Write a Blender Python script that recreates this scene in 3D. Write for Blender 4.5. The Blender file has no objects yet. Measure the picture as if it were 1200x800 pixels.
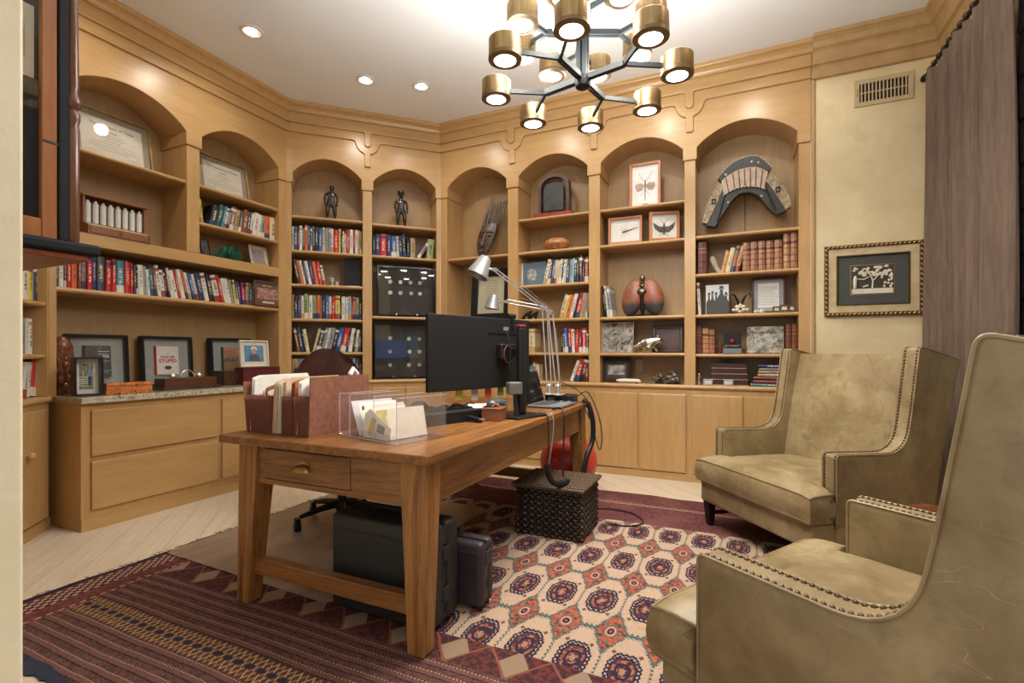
import bpy, bmesh, math, random
from mathutils import Vector, Matrix, Euler
R = math.radians
# ---------------------------------------------------------------- camera, world, light, exposure
YAW = math.atan2(263, 573)          # the room's walls are turned 24.65 degrees to the lens
FPX, UC, VH, CAMH = 573.0, 600.0, 413.0, 1.12
CEIL = 3.54
cam_d = bpy.data.cameras.new('camera'); cam = bpy.data.objects.new('camera', cam_d)
bpy.context.scene.collection.objects.link(cam)
cam.location = (0, 0, CAMH); cam.rotation_euler = (R(90), 0, YAW)
cam_d.sensor_width = 36; cam_d.lens = 36 * FPX / 1200; cam_d.shift_y = 13 / 1200; cam_d.clip_start = .05
bpy.context.scene.camera = cam
w = bpy.data.worlds.new('world'); bpy.context.scene.world = w; w.use_nodes = True
w.node_tree.nodes['Background'].inputs[0].default_value = (1.0, .985, .96, 1)
w.node_tree.nodes['Background'].inputs[1].default_value = 0.95
vs = bpy.context.scene.view_settings
vs.view_transform = 'Standard'; vs.look = 'None'; vs.gamma = 1; vs.exposure = 0.05
def lamp(name, kind, loc, power, color=(1, .93, .83), size=.1, rot=(0, 0, 0), spot=None):
    d = bpy.data.lights.new(name, kind); d.energy = power; d.color = color
    if kind == 'AREA': d.shape = 'DISK'; d.size = size
    else: d.shadow_soft_size = size
    if spot: d.spot_size = R(spot); d.spot_blend = .8
    o = bpy.data.objects.new(name, d); o.location = loc; o.rotation_euler = rot
    bpy.context.scene.collection.objects.link(o); return o
RECESSED = [(-3.30, .9), (-3.316, 1.75), (-3.316, 2.53), (-2.99, 3.40), (-2.60, 3.69), (-1.70, 3.66), (-.65, 3.66), (.15, 3.62), (.75, 2.3), (.75, .6), (-1.5, .3), (-2.6,.2)]
# ---------------------------------------------------------------- helpers
COL = bpy.context.scene.collection
CY, SY = math.cos(YAW), math.sin(YAW)
def c2r(X, Y): return (X * CY - Y * SY, X * SY + Y * CY)        # lens axes -> room axes
def floor_pt(u, v, z=0.0):
    Y = (CAMH - z) * FPX / (v - VH); return c2r((u - UC) / FPX * Y, Y)
class Frame:
    "a wall: x runs left to right along it, y goes into it, z is up"
    def __init__(s, ox, oy, deg): s.o = (ox, oy); s.a = R(deg); s.c = math.cos(s.a); s.s = math.sin(s.a)
    def w(s, x, y, z=0): return Vector((s.o[0] + x * s.c - y * s.s, s.o[1] + x * s.s + y * s.c, z))
    def x(s, u, d=0.0):     # where along the wall a sight line meets depth d
        k = (u - UC) / FPX; rx, ry = c2r(k, 1.0)
        px, py = -s.o[0] - d * -s.s, -s.o[1] - d * s.c
        # o + x*(c,s) + d*(-s,c) = t*(rx,ry)
        ax, ay = s.o[0] - d * s.s, s.o[1] + d * s.c
        det = s.c * ry - s.s * rx
        return (rx * ay - ry * ax) / det * 1.0 if abs(det) > 1e-9 else 0
    def z(s, u, v, d=0.0):
        p = s.w(s.x(u, d), d); Y = -p.x * SY + p.y * CY
        return CAMH + (VH - v) * Y / FPX
F3 = Frame(-2.912, 4.496, 0)
F1 = Frame(-3.993, 1.605, 90)
F2 = Frame(-3.993, 3.415, 45)
_L0 = 1.0
F0 = Frame(-3.993 + _L0 * .70711, 1.605 - _L0 * .70711, 135)
FI = Frame(0, 0, 0)
class MB:
    def __init__(s): s.v = []; s.f = []; s.fm = []; s.mi = 0
    def add(s, vs_, fs):
        n = len(s.v); s.v += [tuple(p) for p in vs_]; s.f += [tuple(i + n for i in f) for f in fs]; s.fm += [s.mi] * len(fs); return s
    def box(s, x0, x1, y0, y1, z0, z1, T=None):
        p = [(x0,y0,z0),(x1,y0,z0),(x1,y1,z0),(x0,y1,z0),(x0,y0,z1),(x1,y0,z1),(x1,y1,z1),(x0,y1,z1)]
        if T: p = [T @ Vector(q) for q in p]
        return s.add(p, [(0,3,2,1),(4,5,6,7),(0,1,5,4),(1,2,6,5),(2,3,7,6),(3,0,4,7)])
    def hexa(s, bot, top):
        "bot, top: four points each, counter-clockwise seen from above"
        return s.add(list(bot) + list(top), [(3,2,1,0),(4,5,6,7),(0,1,5,4),(1,2,6,5),(2,3,7,6),(3,0,4,7)])
    def cyl(s, c, r, h, n=16, r1=None, axis='z', cap=True):
        r1 = r if r1 is None else r1
        A = {'z': lambda a, b, t: (a, b, t), 'y': lambda a, b, t: (a, t, b), 'x': lambda a, b, t: (t, a, b)}[axis]
        vv = []
        for t, rr in ((0, r), (h, r1)):
            for i in range(n):
                q = A(rr * math.cos(2*math.pi*i/n), rr * math.sin(2*math.pi*i/n), t)
                vv.append((c[0]+q[0], c[1]+q[1], c[2]+q[2]))
        fs = [(i, (i+1) % n, n + (i+1) % n, n + i) for i in range(n)]
        if cap: fs += [tuple(range(n))[::-1], tuple(range(n, 2*n))]
        return s.add(vv, fs)
    def lathe(s, prof, c=(0,0,0), n=20, T=None, cap=True):
        vv = []
        for r, z in prof:
            for i in range(n): vv.append((c[0]+r*math.cos(2*math.pi*i/n), c[1]+r*math.sin(2*math.pi*i/n), c[2]+z))
        if T: vv = [T @ Vector(q) for q in vv]
        fs = []
        for k in range(len(prof)-1):
            for i in range(n): fs.append((k*n+i, k*n+(i+1)%n, (k+1)*n+(i+1)%n, (k+1)*n+i))
        if cap: fs += [tuple(range(n))[::-1], tuple(range((len(prof)-1)*n, len(prof)*n))]
        return s.add(vv, fs)
    def ball(s, c, r, nu=12, nv=8, T=None):
        if not hasattr(r, '__len__'): r = (r, r, r)
        vv = [(c[0], c[1], c[2]-r[2])]
        for j in range(1, nv):
            t = math.pi*j/nv - math.pi/2
            for i in range(nu): a = 2*math.pi*i/nu; vv.append((c[0]+r[0]*math.cos(t)*math.cos(a), c[1]+r[1]*math.cos(t)*math.sin(a), c[2]+r[2]*math.sin(t)))
        vv.append((c[0], c[1], c[2]+r[2]))
        if T: vv = [T @ Vector(q) for q in vv]
        fs = [(0, 1+(i+1)%nu, 1+i) for i in range(nu)]
        for j in range(nv-2):
            for i in range(nu): a = 1+j*nu; fs.append((a+i, a+(i+1)%nu, a+nu+(i+1)%nu, a+nu+i))
        t = len(vv)-1; a = 1+(nv-2)*nu
        fs += [(a+i, a+(i+1)%nu, t) for i in range(nu)]
        return s.add(vv, fs)
    def tube(s, pts, r, n=8, closed=False):
        pts = [Vector(p) for p in pts]; m = len(pts); vv = []; up = None
        rr = r if hasattr(r, '__len__') else [r]*m
        for k, p in enumerate(pts):
            a = pts[k-1] if k or closed else p; b = pts[(k+1) % m] if k < m-1 or closed else p
            t = (b-a).normalized() if (b-a).length > 1e-9 else Vector((0,0,1))
            if up is None: up = t.orthogonal().normalized()
            up = (up - t*up.dot(t))
            up = up.normalized() if up.length > 1e-6 else t.orthogonal().normalized()
            sd = t.cross(up)
            for i in range(n): q = 2*math.pi*i/n; vv.append(p + (up*math.cos(q) + sd*math.sin(q))*rr[k])
        fs = []
        for k in range(m if closed else m-1):
            k2 = (k+1) % m
            for i in range(n): fs.append((k*n+i, k*n+(i+1)%n, k2*n+(i+1)%n, k2*n+i))
        if not closed: fs += [tuple(range(n))[::-1], tuple(range((m-1)*n, m*n))]
        return s.add(vv, fs)
    def plate(s, out, y0, y1, plane='xz'):
        "flat outline with thickness; plane xz -> thickness along y, xy -> along z, yz -> along x"
        n = len(out)
        A = {'xz': lambda a, b, t: (a, t, b), 'xy': lambda a, b, t: (a, b, t), 'yz': lambda a, b, t: (t, a, b)}[plane]
        vv = [A(a, b, y0) for a, b in out] + [A(a, b, y1) for a, b in out]
        fs = [tuple(range(n)), tuple(range(n, 2*n))[::-1]] + [(i, n+i, n+(i+1)%n, (i+1)%n) for i in range(n)]
        return s.add(vv, fs)
    def ring(s, x0, x1, z0, z1, t, y0, y1):
        "rectangular frame in the xz plane, mitred, border t"
        for a in ([(x0,z0),(x1,z0),(x1-t,z0+t),(x0+t,z0+t)], [(x1,z0),(x1,z1),(x1-t,z1-t),(x1-t,z0+t)],
                  [(x1,z1),(x0,z1),(x0+t,z1-t),(x1-t,z1-t)], [(x0,z1),(x0,z0),(x0+t,z0+t),(x0+t,z1-t)]): s.plate(a, y0, y1)
        return s
    def build(s, name, mat, parent=None, bevel=0, smooth=False, seg=1, loc=None, rot=None, kind=None, T=None):
        me = bpy.data.meshes.new(name)
        vv = [T @ Vector(p) for p in s.v] if T else s.v
        me.from_pydata(vv, [], s.f)
        mats = mat if isinstance(mat, (list, tuple)) else [mat]
        for m in mats: me.materials.append(m)
        if len(mats) > 1: me.polygons.foreach_set('material_index', s.fm)
        bm = bmesh.new(); bm.from_mesh(me)
        if any(len(f.verts) > 4 for f in bm.faces) or True: bmesh.ops.recalc_face_normals(bm, faces=bm.faces)
        if bevel:
            ed = [e for e in bm.edges if len(e.link_faces) == 2 and e.calc_face_angle(0) > R(35)]
            bmesh.ops.bevel(bm, geom=ed, offset=bevel, segments=seg, profile=.5, affect='EDGES', clamp_overlap=True)
        if smooth:
            for f in bm.faces: f.smooth = True
            for e in bm.edges:
                if len(e.link_faces) == 2 and e.calc_face_angle(0) > R(42): e.smooth = False
        bm.to_mesh(me); bm.free()
        return link(name, me, parent, loc, rot, kind)
def link(name, me, parent=None, loc=None, rot=None, kind=None):
    o = bpy.data.objects.new(name, me); COL.objects.link(o)
    if parent: o.parent = parent
    if loc is not None: o.location = loc
    if rot is not None: o.rotation_euler = rot
    if kind: o['kind'] = kind
    return o
def tag(o, label=None, cat=None, group=None):
    if label: o['label'] = label
    if cat: o['category'] = cat
    if group: o['group'] = group
    return o
def thing(name, label, cat, fr=FI, x=0, y=0, z=0, turn=0, group=None, tilt=0):
    o = bpy.data.objects.new(name, None); COL.objects.link(o); o.empty_display_size = .1
    o.location = fr.w(x, y, z); o.rotation_euler = (R(tilt), 0, fr.a + R(turn))
    return tag(o, label, cat, group)
def skin(name, pts, edges, mat, parent=None, sub=2, loc=None, rot=None, T=None):
    "pts: (x,y,z,r[,r2]); a continuous body grown round a skeleton"
    me = bpy.data.meshes.new(name); me.from_pydata([p[:3] for p in pts], edges, [])
    o = bpy.data.objects.new(name, me); COL.objects.link(o)
    o.modifiers.new('skin', 'SKIN'); 
    if not me.skin_vertices: me.attributes.new('skin', 'FLOAT', 'POINT')
    for i, p in enumerate(pts): me.skin_vertices[0].data[i].radius = (p[3], p[4] if len(p) > 4 else p[3])
    me.skin_vertices[0].data[0].use_root = True
    sd = o.modifiers.new('sub', 'SUBSURF'); sd.levels = sub
    dg = bpy.context.evaluated_depsgraph_get(); nm = bpy.data.meshes.new_from_object(o.evaluated_get(dg))
    bpy.data.objects.remove(o); nm.materials.clear(); nm.materials.append(mat)
    for f in nm.polygons: f.use_smooth = True
    if T: nm.transform(T)
    nm.name = name
    return link(name, nm, parent, loc, rot)
def text(body, size, mat, parent, x, y, z, name='lettering', align='CENTER', bold=0, depth=.0004):
    "flat lettering facing -y"
    c = bpy.data.curves.new(name, 'FONT'); c.body = body; c.size = size; c.align_x = align; c.align_y = 'CENTER'; c.extrude = depth; c.offset = bold; c.resolution_u = 2
    t = bpy.data.objects.new(name, c); COL.objects.link(t)
    dg = bpy.context.evaluated_depsgraph_get(); nm = bpy.data.meshes.new_from_object(t.evaluated_get(dg)); bpy.data.objects.remove(t)
    nm.materials.clear(); nm.materials.append(mat)
    return link(name, nm, parent, (x, y, z), (R(90), 0, 0))
# ---------------------------------------------------------------- node expressions and materials
class E:
    def __init__(s, nt, k): s.nt = nt; s.k = k
    def _m(s, op, *a, clamp=False):
        n = s.nt.nodes.new('ShaderNodeMath'); n.operation = op; n.use_clamp = clamp
        for i, q in enumerate((s,) + a):
            if isinstance(q, E): s.nt.links.new(q.k, n.inputs[i])
            else: n.inputs[i].default_value = q
        return E(s.nt, n.outputs[0])
    def __add__(s, o): return s._m('ADD', o)
    __radd__ = __add__
    def __sub__(s, o): return s._m('SUBTRACT', o)
    def __rsub__(s, o): return (s * -1) + o
    def __mul__(s, o): return s._m('MULTIPLY', o)
    __rmul__ = __mul__
    def __truediv__(s, o): return s._m('DIVIDE', o)
    def abs(s): return s._m('ABSOLUTE')
    def frac(s): return s._m('FRACT')
    def sin(s): return s._m('SINE')
    def min(s, o): return s._m('MINIMUM', o)
    def max(s, o): return s._m('MAXIMUM', o)
    def lt(s, o, soft=None):
        if soft is None: return s._m('LESS_THAN', o)
        return ((o - s) / soft + .5)._m('ADD', 0.0, clamp=True)
    def gt(s, o): return s._m('GREATER_THAN', o)
    def rep(s, period, off=0.0): return ((s - off) / period + .5).frac() * period - period / 2
def mixc(nt, fac, a, b):
    n = nt.nodes.new('ShaderNodeMix'); n.data_type = 'RGBA'
    for i, q in ((0, fac), (6, a), (7, b)):
        if isinstance(q, E): nt.links.new(q.k, n.inputs[i])
        elif i == 0: n.inputs[0].default_value = q
        else: n.inputs[i].default_value = (*q, 1)
    return E(nt, n.outputs[2])
def newmat(name, rough=.5, metal=0, spec=.5):
    m = bpy.data.materials.new(name); m.use_nodes = True; nt = m.node_tree; b = nt.nodes['Principled BSDF']
    b.inputs['Roughness'].default_value = rough; b.inputs['Metallic'].default_value = metal
    b.inputs['Specular IOR Level'].default_value = spec
    return m, nt, b
def coord(nt, kind='Object', scale=(1,1,1), rot=(0,0,0)):
    t = nt.nodes.new('ShaderNodeTexCoord'); mp = nt.nodes.new('ShaderNodeMapping')
    mp.inputs['Scale'].default_value = scale; mp.inputs['Rotation'].default_value = rot
    nt.links.new(t.outputs[kind], mp.inputs[0]); return mp.outputs[0]
def noise(nt, vec, scale, detail=3, rough=.5, dist=0):
    n = nt.nodes.new('ShaderNodeTexNoise'); n.inputs['Scale'].default_value = scale; n.inputs['Detail'].default_value = detail
    n.inputs['Roughness'].default_value = rough; n.inputs['Distortion'].default_value = dist
    nt.links.new(vec, n.inputs['Vector']); return E(nt, n.outputs['Fac'])
def contrast(e, lo, hi): return ((e - lo) / (hi - lo))._m('ADD', 0.0, clamp=True)
def bump(nt, b, h, strength=.2, dist=.002):
    n = nt.nodes.new('ShaderNodeBump'); n.inputs['Strength'].default_value = strength; n.inputs['Distance'].default_value = dist
    nt.links.new(h.k, n.inputs['Height']); nt.links.new(n.outputs[0], b.inputs['Normal'])
_pl = {}
def plain(name, c, rough=.5, metal=0, emit=0, alpha=None):
    key = (name,)
    if key in _pl: return _pl[key]
    m, nt, b = newmat(name, rough, metal)
    v = noise(nt, coord(nt, scale=(1,1,1)), 35, 2)
    k = mixc(nt, v, tuple(q*.88 for q in c), tuple(min(1, q*1.1) for q in c))
    nt.links.new(k.k, b.inputs['Base Color'])
    if emit: b.inputs['Emission Color'].default_value = (*c, 1); b.inputs['Emission Strength'].default_value = emit
    if max(c) < .03: b.inputs['Specular IOR Level'].default_value = .28
    _pl[key] = m; return m
def mottled(name, cols, scale=8, rough=.5, metal=0, detail=4, dist=0, stretch=(1,1,1), bumps=0, bd=.002, lo=.35, hi=.65, kind='Object'):
    m, nt, b = newmat(name, rough, metal)
    vec = coord(nt, kind, scale=stretch); v = noise(nt, vec, scale, detail, .6, dist)
    k = mixc(nt, contrast(v, lo, hi), cols[0], cols[1])
    if len(cols) > 2:
        v2 = noise(nt, vec, scale*2.7, 3, .6, dist); k = mixc(nt, contrast(v2, .52, .68), k, cols[2])
    nt.links.new(k.k, b.inputs['Base Color'])
    if bumps: bump(nt, b, noise(nt, vec, scale*3, 4, .6, dist), bumps, bd)
    return m
def glassy(name, tint=(1,1,1), rough=.02, alpha=.12):
    "clear pane: mostly see-through with a reflective skin; alpha adds a faint body colour"
    m, nt, b = newmat(name, rough); nt.nodes.remove(b)
    tr = nt.nodes.new('ShaderNodeBsdfTransparent'); gl = nt.nodes.new('ShaderNodeBsdfGlossy'); df = nt.nodes.new('ShaderNodeBsdfDiffuse')
    tr.inputs[0].default_value = (*tint, 1); gl.inputs['Roughness'].default_value = rough; df.inputs[0].default_value = (*tint, 1)
    lw = nt.nodes.new('ShaderNodeLayerWeight'); f_ = E(nt, lw.outputs['Facing']); fr_ = (f_*f_*f_*f_)*.55 + .035
    m1 = nt.nodes.new('ShaderNodeMixShader'); m2 = nt.nodes.new('ShaderNodeMixShader'); m1.inputs[0].default_value = alpha
    nt.links.new(tr.outputs[0], m1.inputs[1]); nt.links.new(df.outputs[0], m1.inputs[2])
    nt.links.new(fr_.k, m2.inputs[0]); nt.links.new(m1.outputs[0], m2.inputs[1]); nt.links.new(gl.outputs[0], m2.inputs[2])
    nt.links.new(m2.outputs[0], nt.nodes['Material Output'].inputs[0]); return m
def wood(name, c0, c1, c2=None, grain=(14, 14, 1.1), scale=3.0, rough=.4, dist=.6, knots=False, fine=.3, lo=.33, hi=.67):
    m, nt, b = newmat(name, rough)
    vec = coord(nt, scale=grain)
    a = noise(nt, vec, scale, 5, .62, dist)
    k = mixc(nt, contrast(a, lo, hi), c0, c1)
    f = noise(nt, vec, scale*6, 3, .6, .2)
    k = mixc(nt, contrast(f, .5, .8) * fine, k, c2 or tuple(q*.5 for q in c0))
    big = noise(nt, coord(nt, scale=(1,1,1)), 2.2, 2)
    k = mixc(nt, contrast(big, .3, .7) * .25, k, tuple(q*.78 for q in c0))
    if knots:
        vo = nt.nodes.new('ShaderNodeTexVoronoi'); vo.inputs['Scale'].default_value = 3.3
        nt.links.new(coord(nt, scale=(grain[0]*.17 + .3, grain[1]*.17 + .3, grain[2]*.17 + .3)), vo.inputs['Vector'])
        k = mixc(nt, contrast(E(nt, vo.outputs['Distance']), .075, .035), k, tuple(q*.22 for q in c0))
    nt.links.new(k.k, b.inputs['Base Color'])
    bump(nt, b, f, .12, .001)
    return m
M = {}
MAPLE0, MAPLE1 = (.465, .275, .108), (.55, .34, .142)
M['maple'] = wood('maple_vertical', MAPLE0, MAPLE1, grain=(9, 9, 1.0), scale=2.4, rough=.30, fine=.16)
M['maple_h'] = wood('maple_horizontal', MAPLE0, MAPLE1, grain=(1.0, 9, 9), scale=2.4, rough=.30, fine=.16)
M['maple_shadow'] = wood('maple_back_shaded', (.36,.225,.10), (.43,.275,.128), grain=(9, 9, 1.0), scale=2.4, rough=.42, fine=.14)  # darker maple copy: the shade inside the bays is put into its colour
M['ceiling'] = mottled('ceiling_paint', [(.77,.79,.80), (.80,.82,.83)], 2, .85)
M['plaster'] = mottled('venetian_plaster', [(.62,.48,.265), (.80,.67,.42), (.70,.56,.32)], 1.8, .55, detail=6, dist=.5, bumps=.12, bd=.004, lo=.3, hi=.7)
M['plaster_white'] = mottled('textured_cream_plaster', [(.78,.71,.53), (.83,.77,.60)], 6, .8, detail=5, bumps=.35, bd=.006)
PN = ((.105,.038,.011), (.315,.135,.040), (.028,.010,.005))
M['pine'] = wood('old_pine', *PN, grain=(1.3, 22, 22), scale=1.5, rough=.33, dist=1.0, knots=True, fine=.75, lo=.30, hi=.60)
M['pine_y'] = wood('old_pine_long', *PN, grain=(20, 1.0, 20), scale=1.5, rough=.30, dist=1.0, knots=True, fine=.75, lo=.30, hi=.60)
M['pine_z'] = wood('old_pine_upright', (.16,.058,.014), (.39,.178,.05), PN[2], grain=(22, 22, 1.0), scale=1.5, rough=.4, dist=1.0, knots=True, fine=.75, lo=.32, hi=.58)
M['brass'] = mottled('brushed_brass', [(.36,.25,.12), (.50,.365,.19)], 60, .34, 1, stretch=(1,1,.05))
M['dark_brass'] = plain('dark_brass', (.22,.16,.09), .35, .9)
M['gunmetal'] = plain('gunmetal', (.022,.030,.034), .5, .2)
M['black'] = plain('black_plastic', (.012,.012,.013), .4)
M['black_gloss'] = plain('black_gloss', (.01,.01,.012), .12)
M['black_matte'] = plain('black_matte', (.009,.0095,.010), .6)
M['dgrey'] = plain('dark_grey_plastic', (.05,.05,.053), .5)
M['grey'] = plain('grey_plastic', (.16,.16,.17), .45)
M['alu'] = plain('brushed_aluminium', (.62,.62,.63), .3, .85)
M['silver'] = plain('silver', (.72,.70,.66), .25, .9)
M['white'] = plain('white_paper', (.80,.78,.74), .8)
M['cream'] = plain('cream_mat_board', (.70,.64,.52), .85)
M['page'] = plain('page_edges', (.62,.55,.42), .85)
M['ink'] = plain('printed_ink', (.06,.05,.05), .8)
M['glass'] = glassy('clear_glass', alpha=.01)
M['acrylic'] = glassy('clear_acrylic', (.97,.96,.98), .04, .022)
M['darkwood'] = wood('dark_carved_wood', (.035,.016,.009), (.08,.035,.018), grain=(10,10,2), scale=4, rough=.35)
M['mahogany'] = wood('mahogany', (.15,.04,.018), (.25,.075,.03), grain=(2,12,12), scale=3, rough=.3)
M['redwood'] = wood('reddish_walnut', (.20,.07,.028), (.31,.12,.05), grain=(2,12,12), scale=3, rough=.32)
M['leather'] = None
def leather(name, a, b_, c, rough=.42):
    m, nt, b = newmat(name, rough)
    vec = coord(nt); n1 = noise(nt, vec, 3.2, 6, .62, .4); n2 = noise(nt, vec, 13, 4, .6, 1.0)
    k = mixc(nt, contrast(n1, .35, .65), a, b_); k = mixc(nt, contrast(n2, .50, .72) * .5, k, c)
    # thin pale scuffs
    sc = noise(nt, coord(nt, scale=(1, 2.5, 7), rot=(.4, .7, .2)), 3.2, 1, .4, .25)
    k = mixc(nt, ((sc - .5).abs()).lt(.0035, .003) * contrast(noise(nt, vec, 2.3, 2), .54, .62) * .30, k, tuple(min(1, q*1.8) for q in b_))
    nt.links.new(k.k, b.inputs['Base Color'])
    bump(nt, b, noise(nt, vec, 160, 3) * .5 + n2, .22, .0025)
    return m
M['leather'] = leather('olive_tan_leather', (.20,.138,.063), (.37,.285,.155), (.125,.083,.036))
M['brown_leather'] = leather('oxblood_leather', (.030,.011,.008), (.052,.018,.012), (.018,.008,.006), .24)
M['floor'] = wood('bleached_oak', (.60,.50,.37), (.72,.62,.48), (.42,.34,.25), grain=(1.0, 13, 13), scale=2.5, rough=.35, fine=.3)
M['granite'] = mottled('speckled_granite', [(.40,.35,.25), (.64,.58,.44), (.05,.045,.035)], 26, .12, detail=6, dist=1.2)
M['curtain'] = mottled('taupe_linen', [(.135,.088,.062), (.185,.126,.090)], 70, .9, stretch=(1,1,.08), bumps=.3)
M['shade'] = mottled('dark_woven_shade', [(.04,.028,.03), (.07,.048,.05)], 60, .8, stretch=(1,.1,1), bumps=.3)
M['nail'] = plain('antique_nailheads', (.20,.14,.09), .3, .9)
# ---------------------------------------------------------------- the setting
def clip_poly(poly, x0, x1, y0, y1):
    for ax, lim, sgn in ((0, x0, 1), (0, x1, -1), (1, y0, 1), (1, y1, -1)):
        out = []
        for i in range(len(poly)):
            a, b = poly[i-1], poly[i]; da, db = (a[ax]-lim)*sgn, (b[ax]-lim)*sgn
            if da >= 0: out.append(a)
            if (da >= 0) != (db >= 0):
                t = da/(da-db); out.append((a[0]+(b[0]-a[0])*t, a[1]+(b[1]-a[1])*t))
        poly = out
        if not poly: return []
    return poly
def struct(name, mb, mat, **k): return mb.build(name, mat, kind='structure', **k)
floor = struct('floor', MB().box(-4.6, 1.6, -1.6, 5.0, -.06, -.005), M['floor'])
rnd = random.Random(4)
PW, PL = .15, 1.35
Tm = Matrix.Rotation(R(135), 4, 'Z')
k_ = 0
for i in range(-30, 45):
    off = rnd.random() * PL
    for j in range(-5, 6):
        xa, xb = j*PL + off, (j+1)*PL + off - .0025; ya, yb = i*PW, (i+1)*PW - .0025
        poly = [tuple((Tm @ Vector(q))[:2]) for q in ((xa,ya,0),(xb,ya,0),(xb,yb,0),(xa,yb,0))]
        poly = clip_poly(poly, -3.9, 1.34, -.6, 4.5)
        if len(poly) < 3: continue
        if all(-2.7 < p[0] and .95 < p[1] < 3.75 for p in poly): continue      # wholly under the rug
        cx = sum(p[0] for p in poly)/len(poly); cy = sum(p[1] for p in poly)/len(poly)
        T2 = Matrix.Rotation(R(-135), 4, 'Z')
        loc2 = [tuple((T2 @ Vector((p[0]-cx, p[1]-cy, 0)))[:2]) for p in poly]
        MB().plate(loc2, -.005, 0, 'xy').build('plank', M['floor'], floor, loc=(cx, cy, 0), rot=(0, 0, R(135)))
ceiling = struct('ceiling', MB().box(-4.6, 1.6, -1.0, 5.0, CEIL, CEIL+.08), M['ceiling'])
struct('wall_right', MB().box(1.35, 1.45, -1.0, 5.0, 0, CEIL).box(1.35,1.351,-1,-.99,0,.1), M['plaster'])
struct('wall_back', MB().box(.55, 1.40, 4.47, 4.60, 0, CEIL).box(-3.0, .55, 4.85, 4.95, 0, CEIL), M['plaster'])
struct('wall_left', MB().box(-4.45, -4.35, 1.1, 5.0, 0, CEIL), M['plaster'])
struct('wall_front', MB().box(-4.45, -1.19, .0, .443, 0, CEIL), M['plaster_white'], bevel=.006)
# crown mouldings swept round the room
def sweep(name, path, prof, mat):
    n = len(path); mb = MB(); offs = []
    for i, p in enumerate(path):
        def nrm(a, b):
            d = Vector((b[0]-a[0], b[1]-a[1])).normalized(); return Vector((d.y, -d.x))
        n1 = nrm(path[i-1], p) if i else nrm(p, path[i+1]); n2 = nrm(p, path[i+1]) if i < n-1 else n1
        m = (n1+n2); m = m / max(1e-6, m.dot(n1)); offs.append(m)
    rows = [[(path[i][0]+offs[i].x*d, path[i][1]+offs[i].y*d, z) for d, z in prof] for i in range(n)]
    k = len(prof); v = [q for r_ in rows for q in r_]
    f = [(i*k+j, i*k+(j+1) % k, (i+1)*k+(j+1) % k, (i+1)*k+j) for i in range(n-1) for j in range(k)]
    f += [tuple(range(k)), tuple(range((n-1)*k, n*k))[::-1]]
    mb.add(v, f); return struct(name, mb, mat)
C0 = tuple(F0.w(-.3, 0)[:2]); C01 = (-3.993, 1.605); C12 = (-3.993, 3.415); C23 = (-2.912, 4.496)
CROWN = [(-.02, 3.452), (.072, 3.452), (.078, 3.459), (.080, 3.468), (.086, 3.482), (.098, 3.496), (.112, 3.504), (.116, 3.506), (.124, 3.508), (.128, 3.515), (.128, 3.5395), (-.02, 3.5395)]
sweep('trim_1', [C0, C01, C12, C23, (.545, 4.496)], CROWN, M['maple_h'])
CR2 = [(-.02, 3.25), (.026, 3.25), (.032, 3.256), (.032, 3.325), (.040, 3.338), (.062, 3.345), (.066, 3.352), (.068, 3.430), (.080, 3.442), (.098, 3.450), (.104, 3.458), (.112, 3.490), (.132, 3.508), (.146, 3.514), (.150, 3.520), (.150, 3.5395), (-.02, 3.5395)]
M['crown_gold'] = wood('glazed_gold_crown', (.40,.25,.105), (.50,.32,.145), grain=(3,3,3), scale=2.4, rough=.4, fine=.15)
sweep('trim_2', [(.534, 4.47), (1.35, 4.47), (1.35, -.9)], CR2, M['crown_gold'])
struct('trim_3', MB().box(.536, .556, 4.45, 4.50, 0, 3.25), M['maple'], bevel=.003)
struct('baseboard_back', MB().box(.56, 1.35, 4.455, 4.47, 0, .14), M['maple_h'], bevel=.003)

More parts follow.
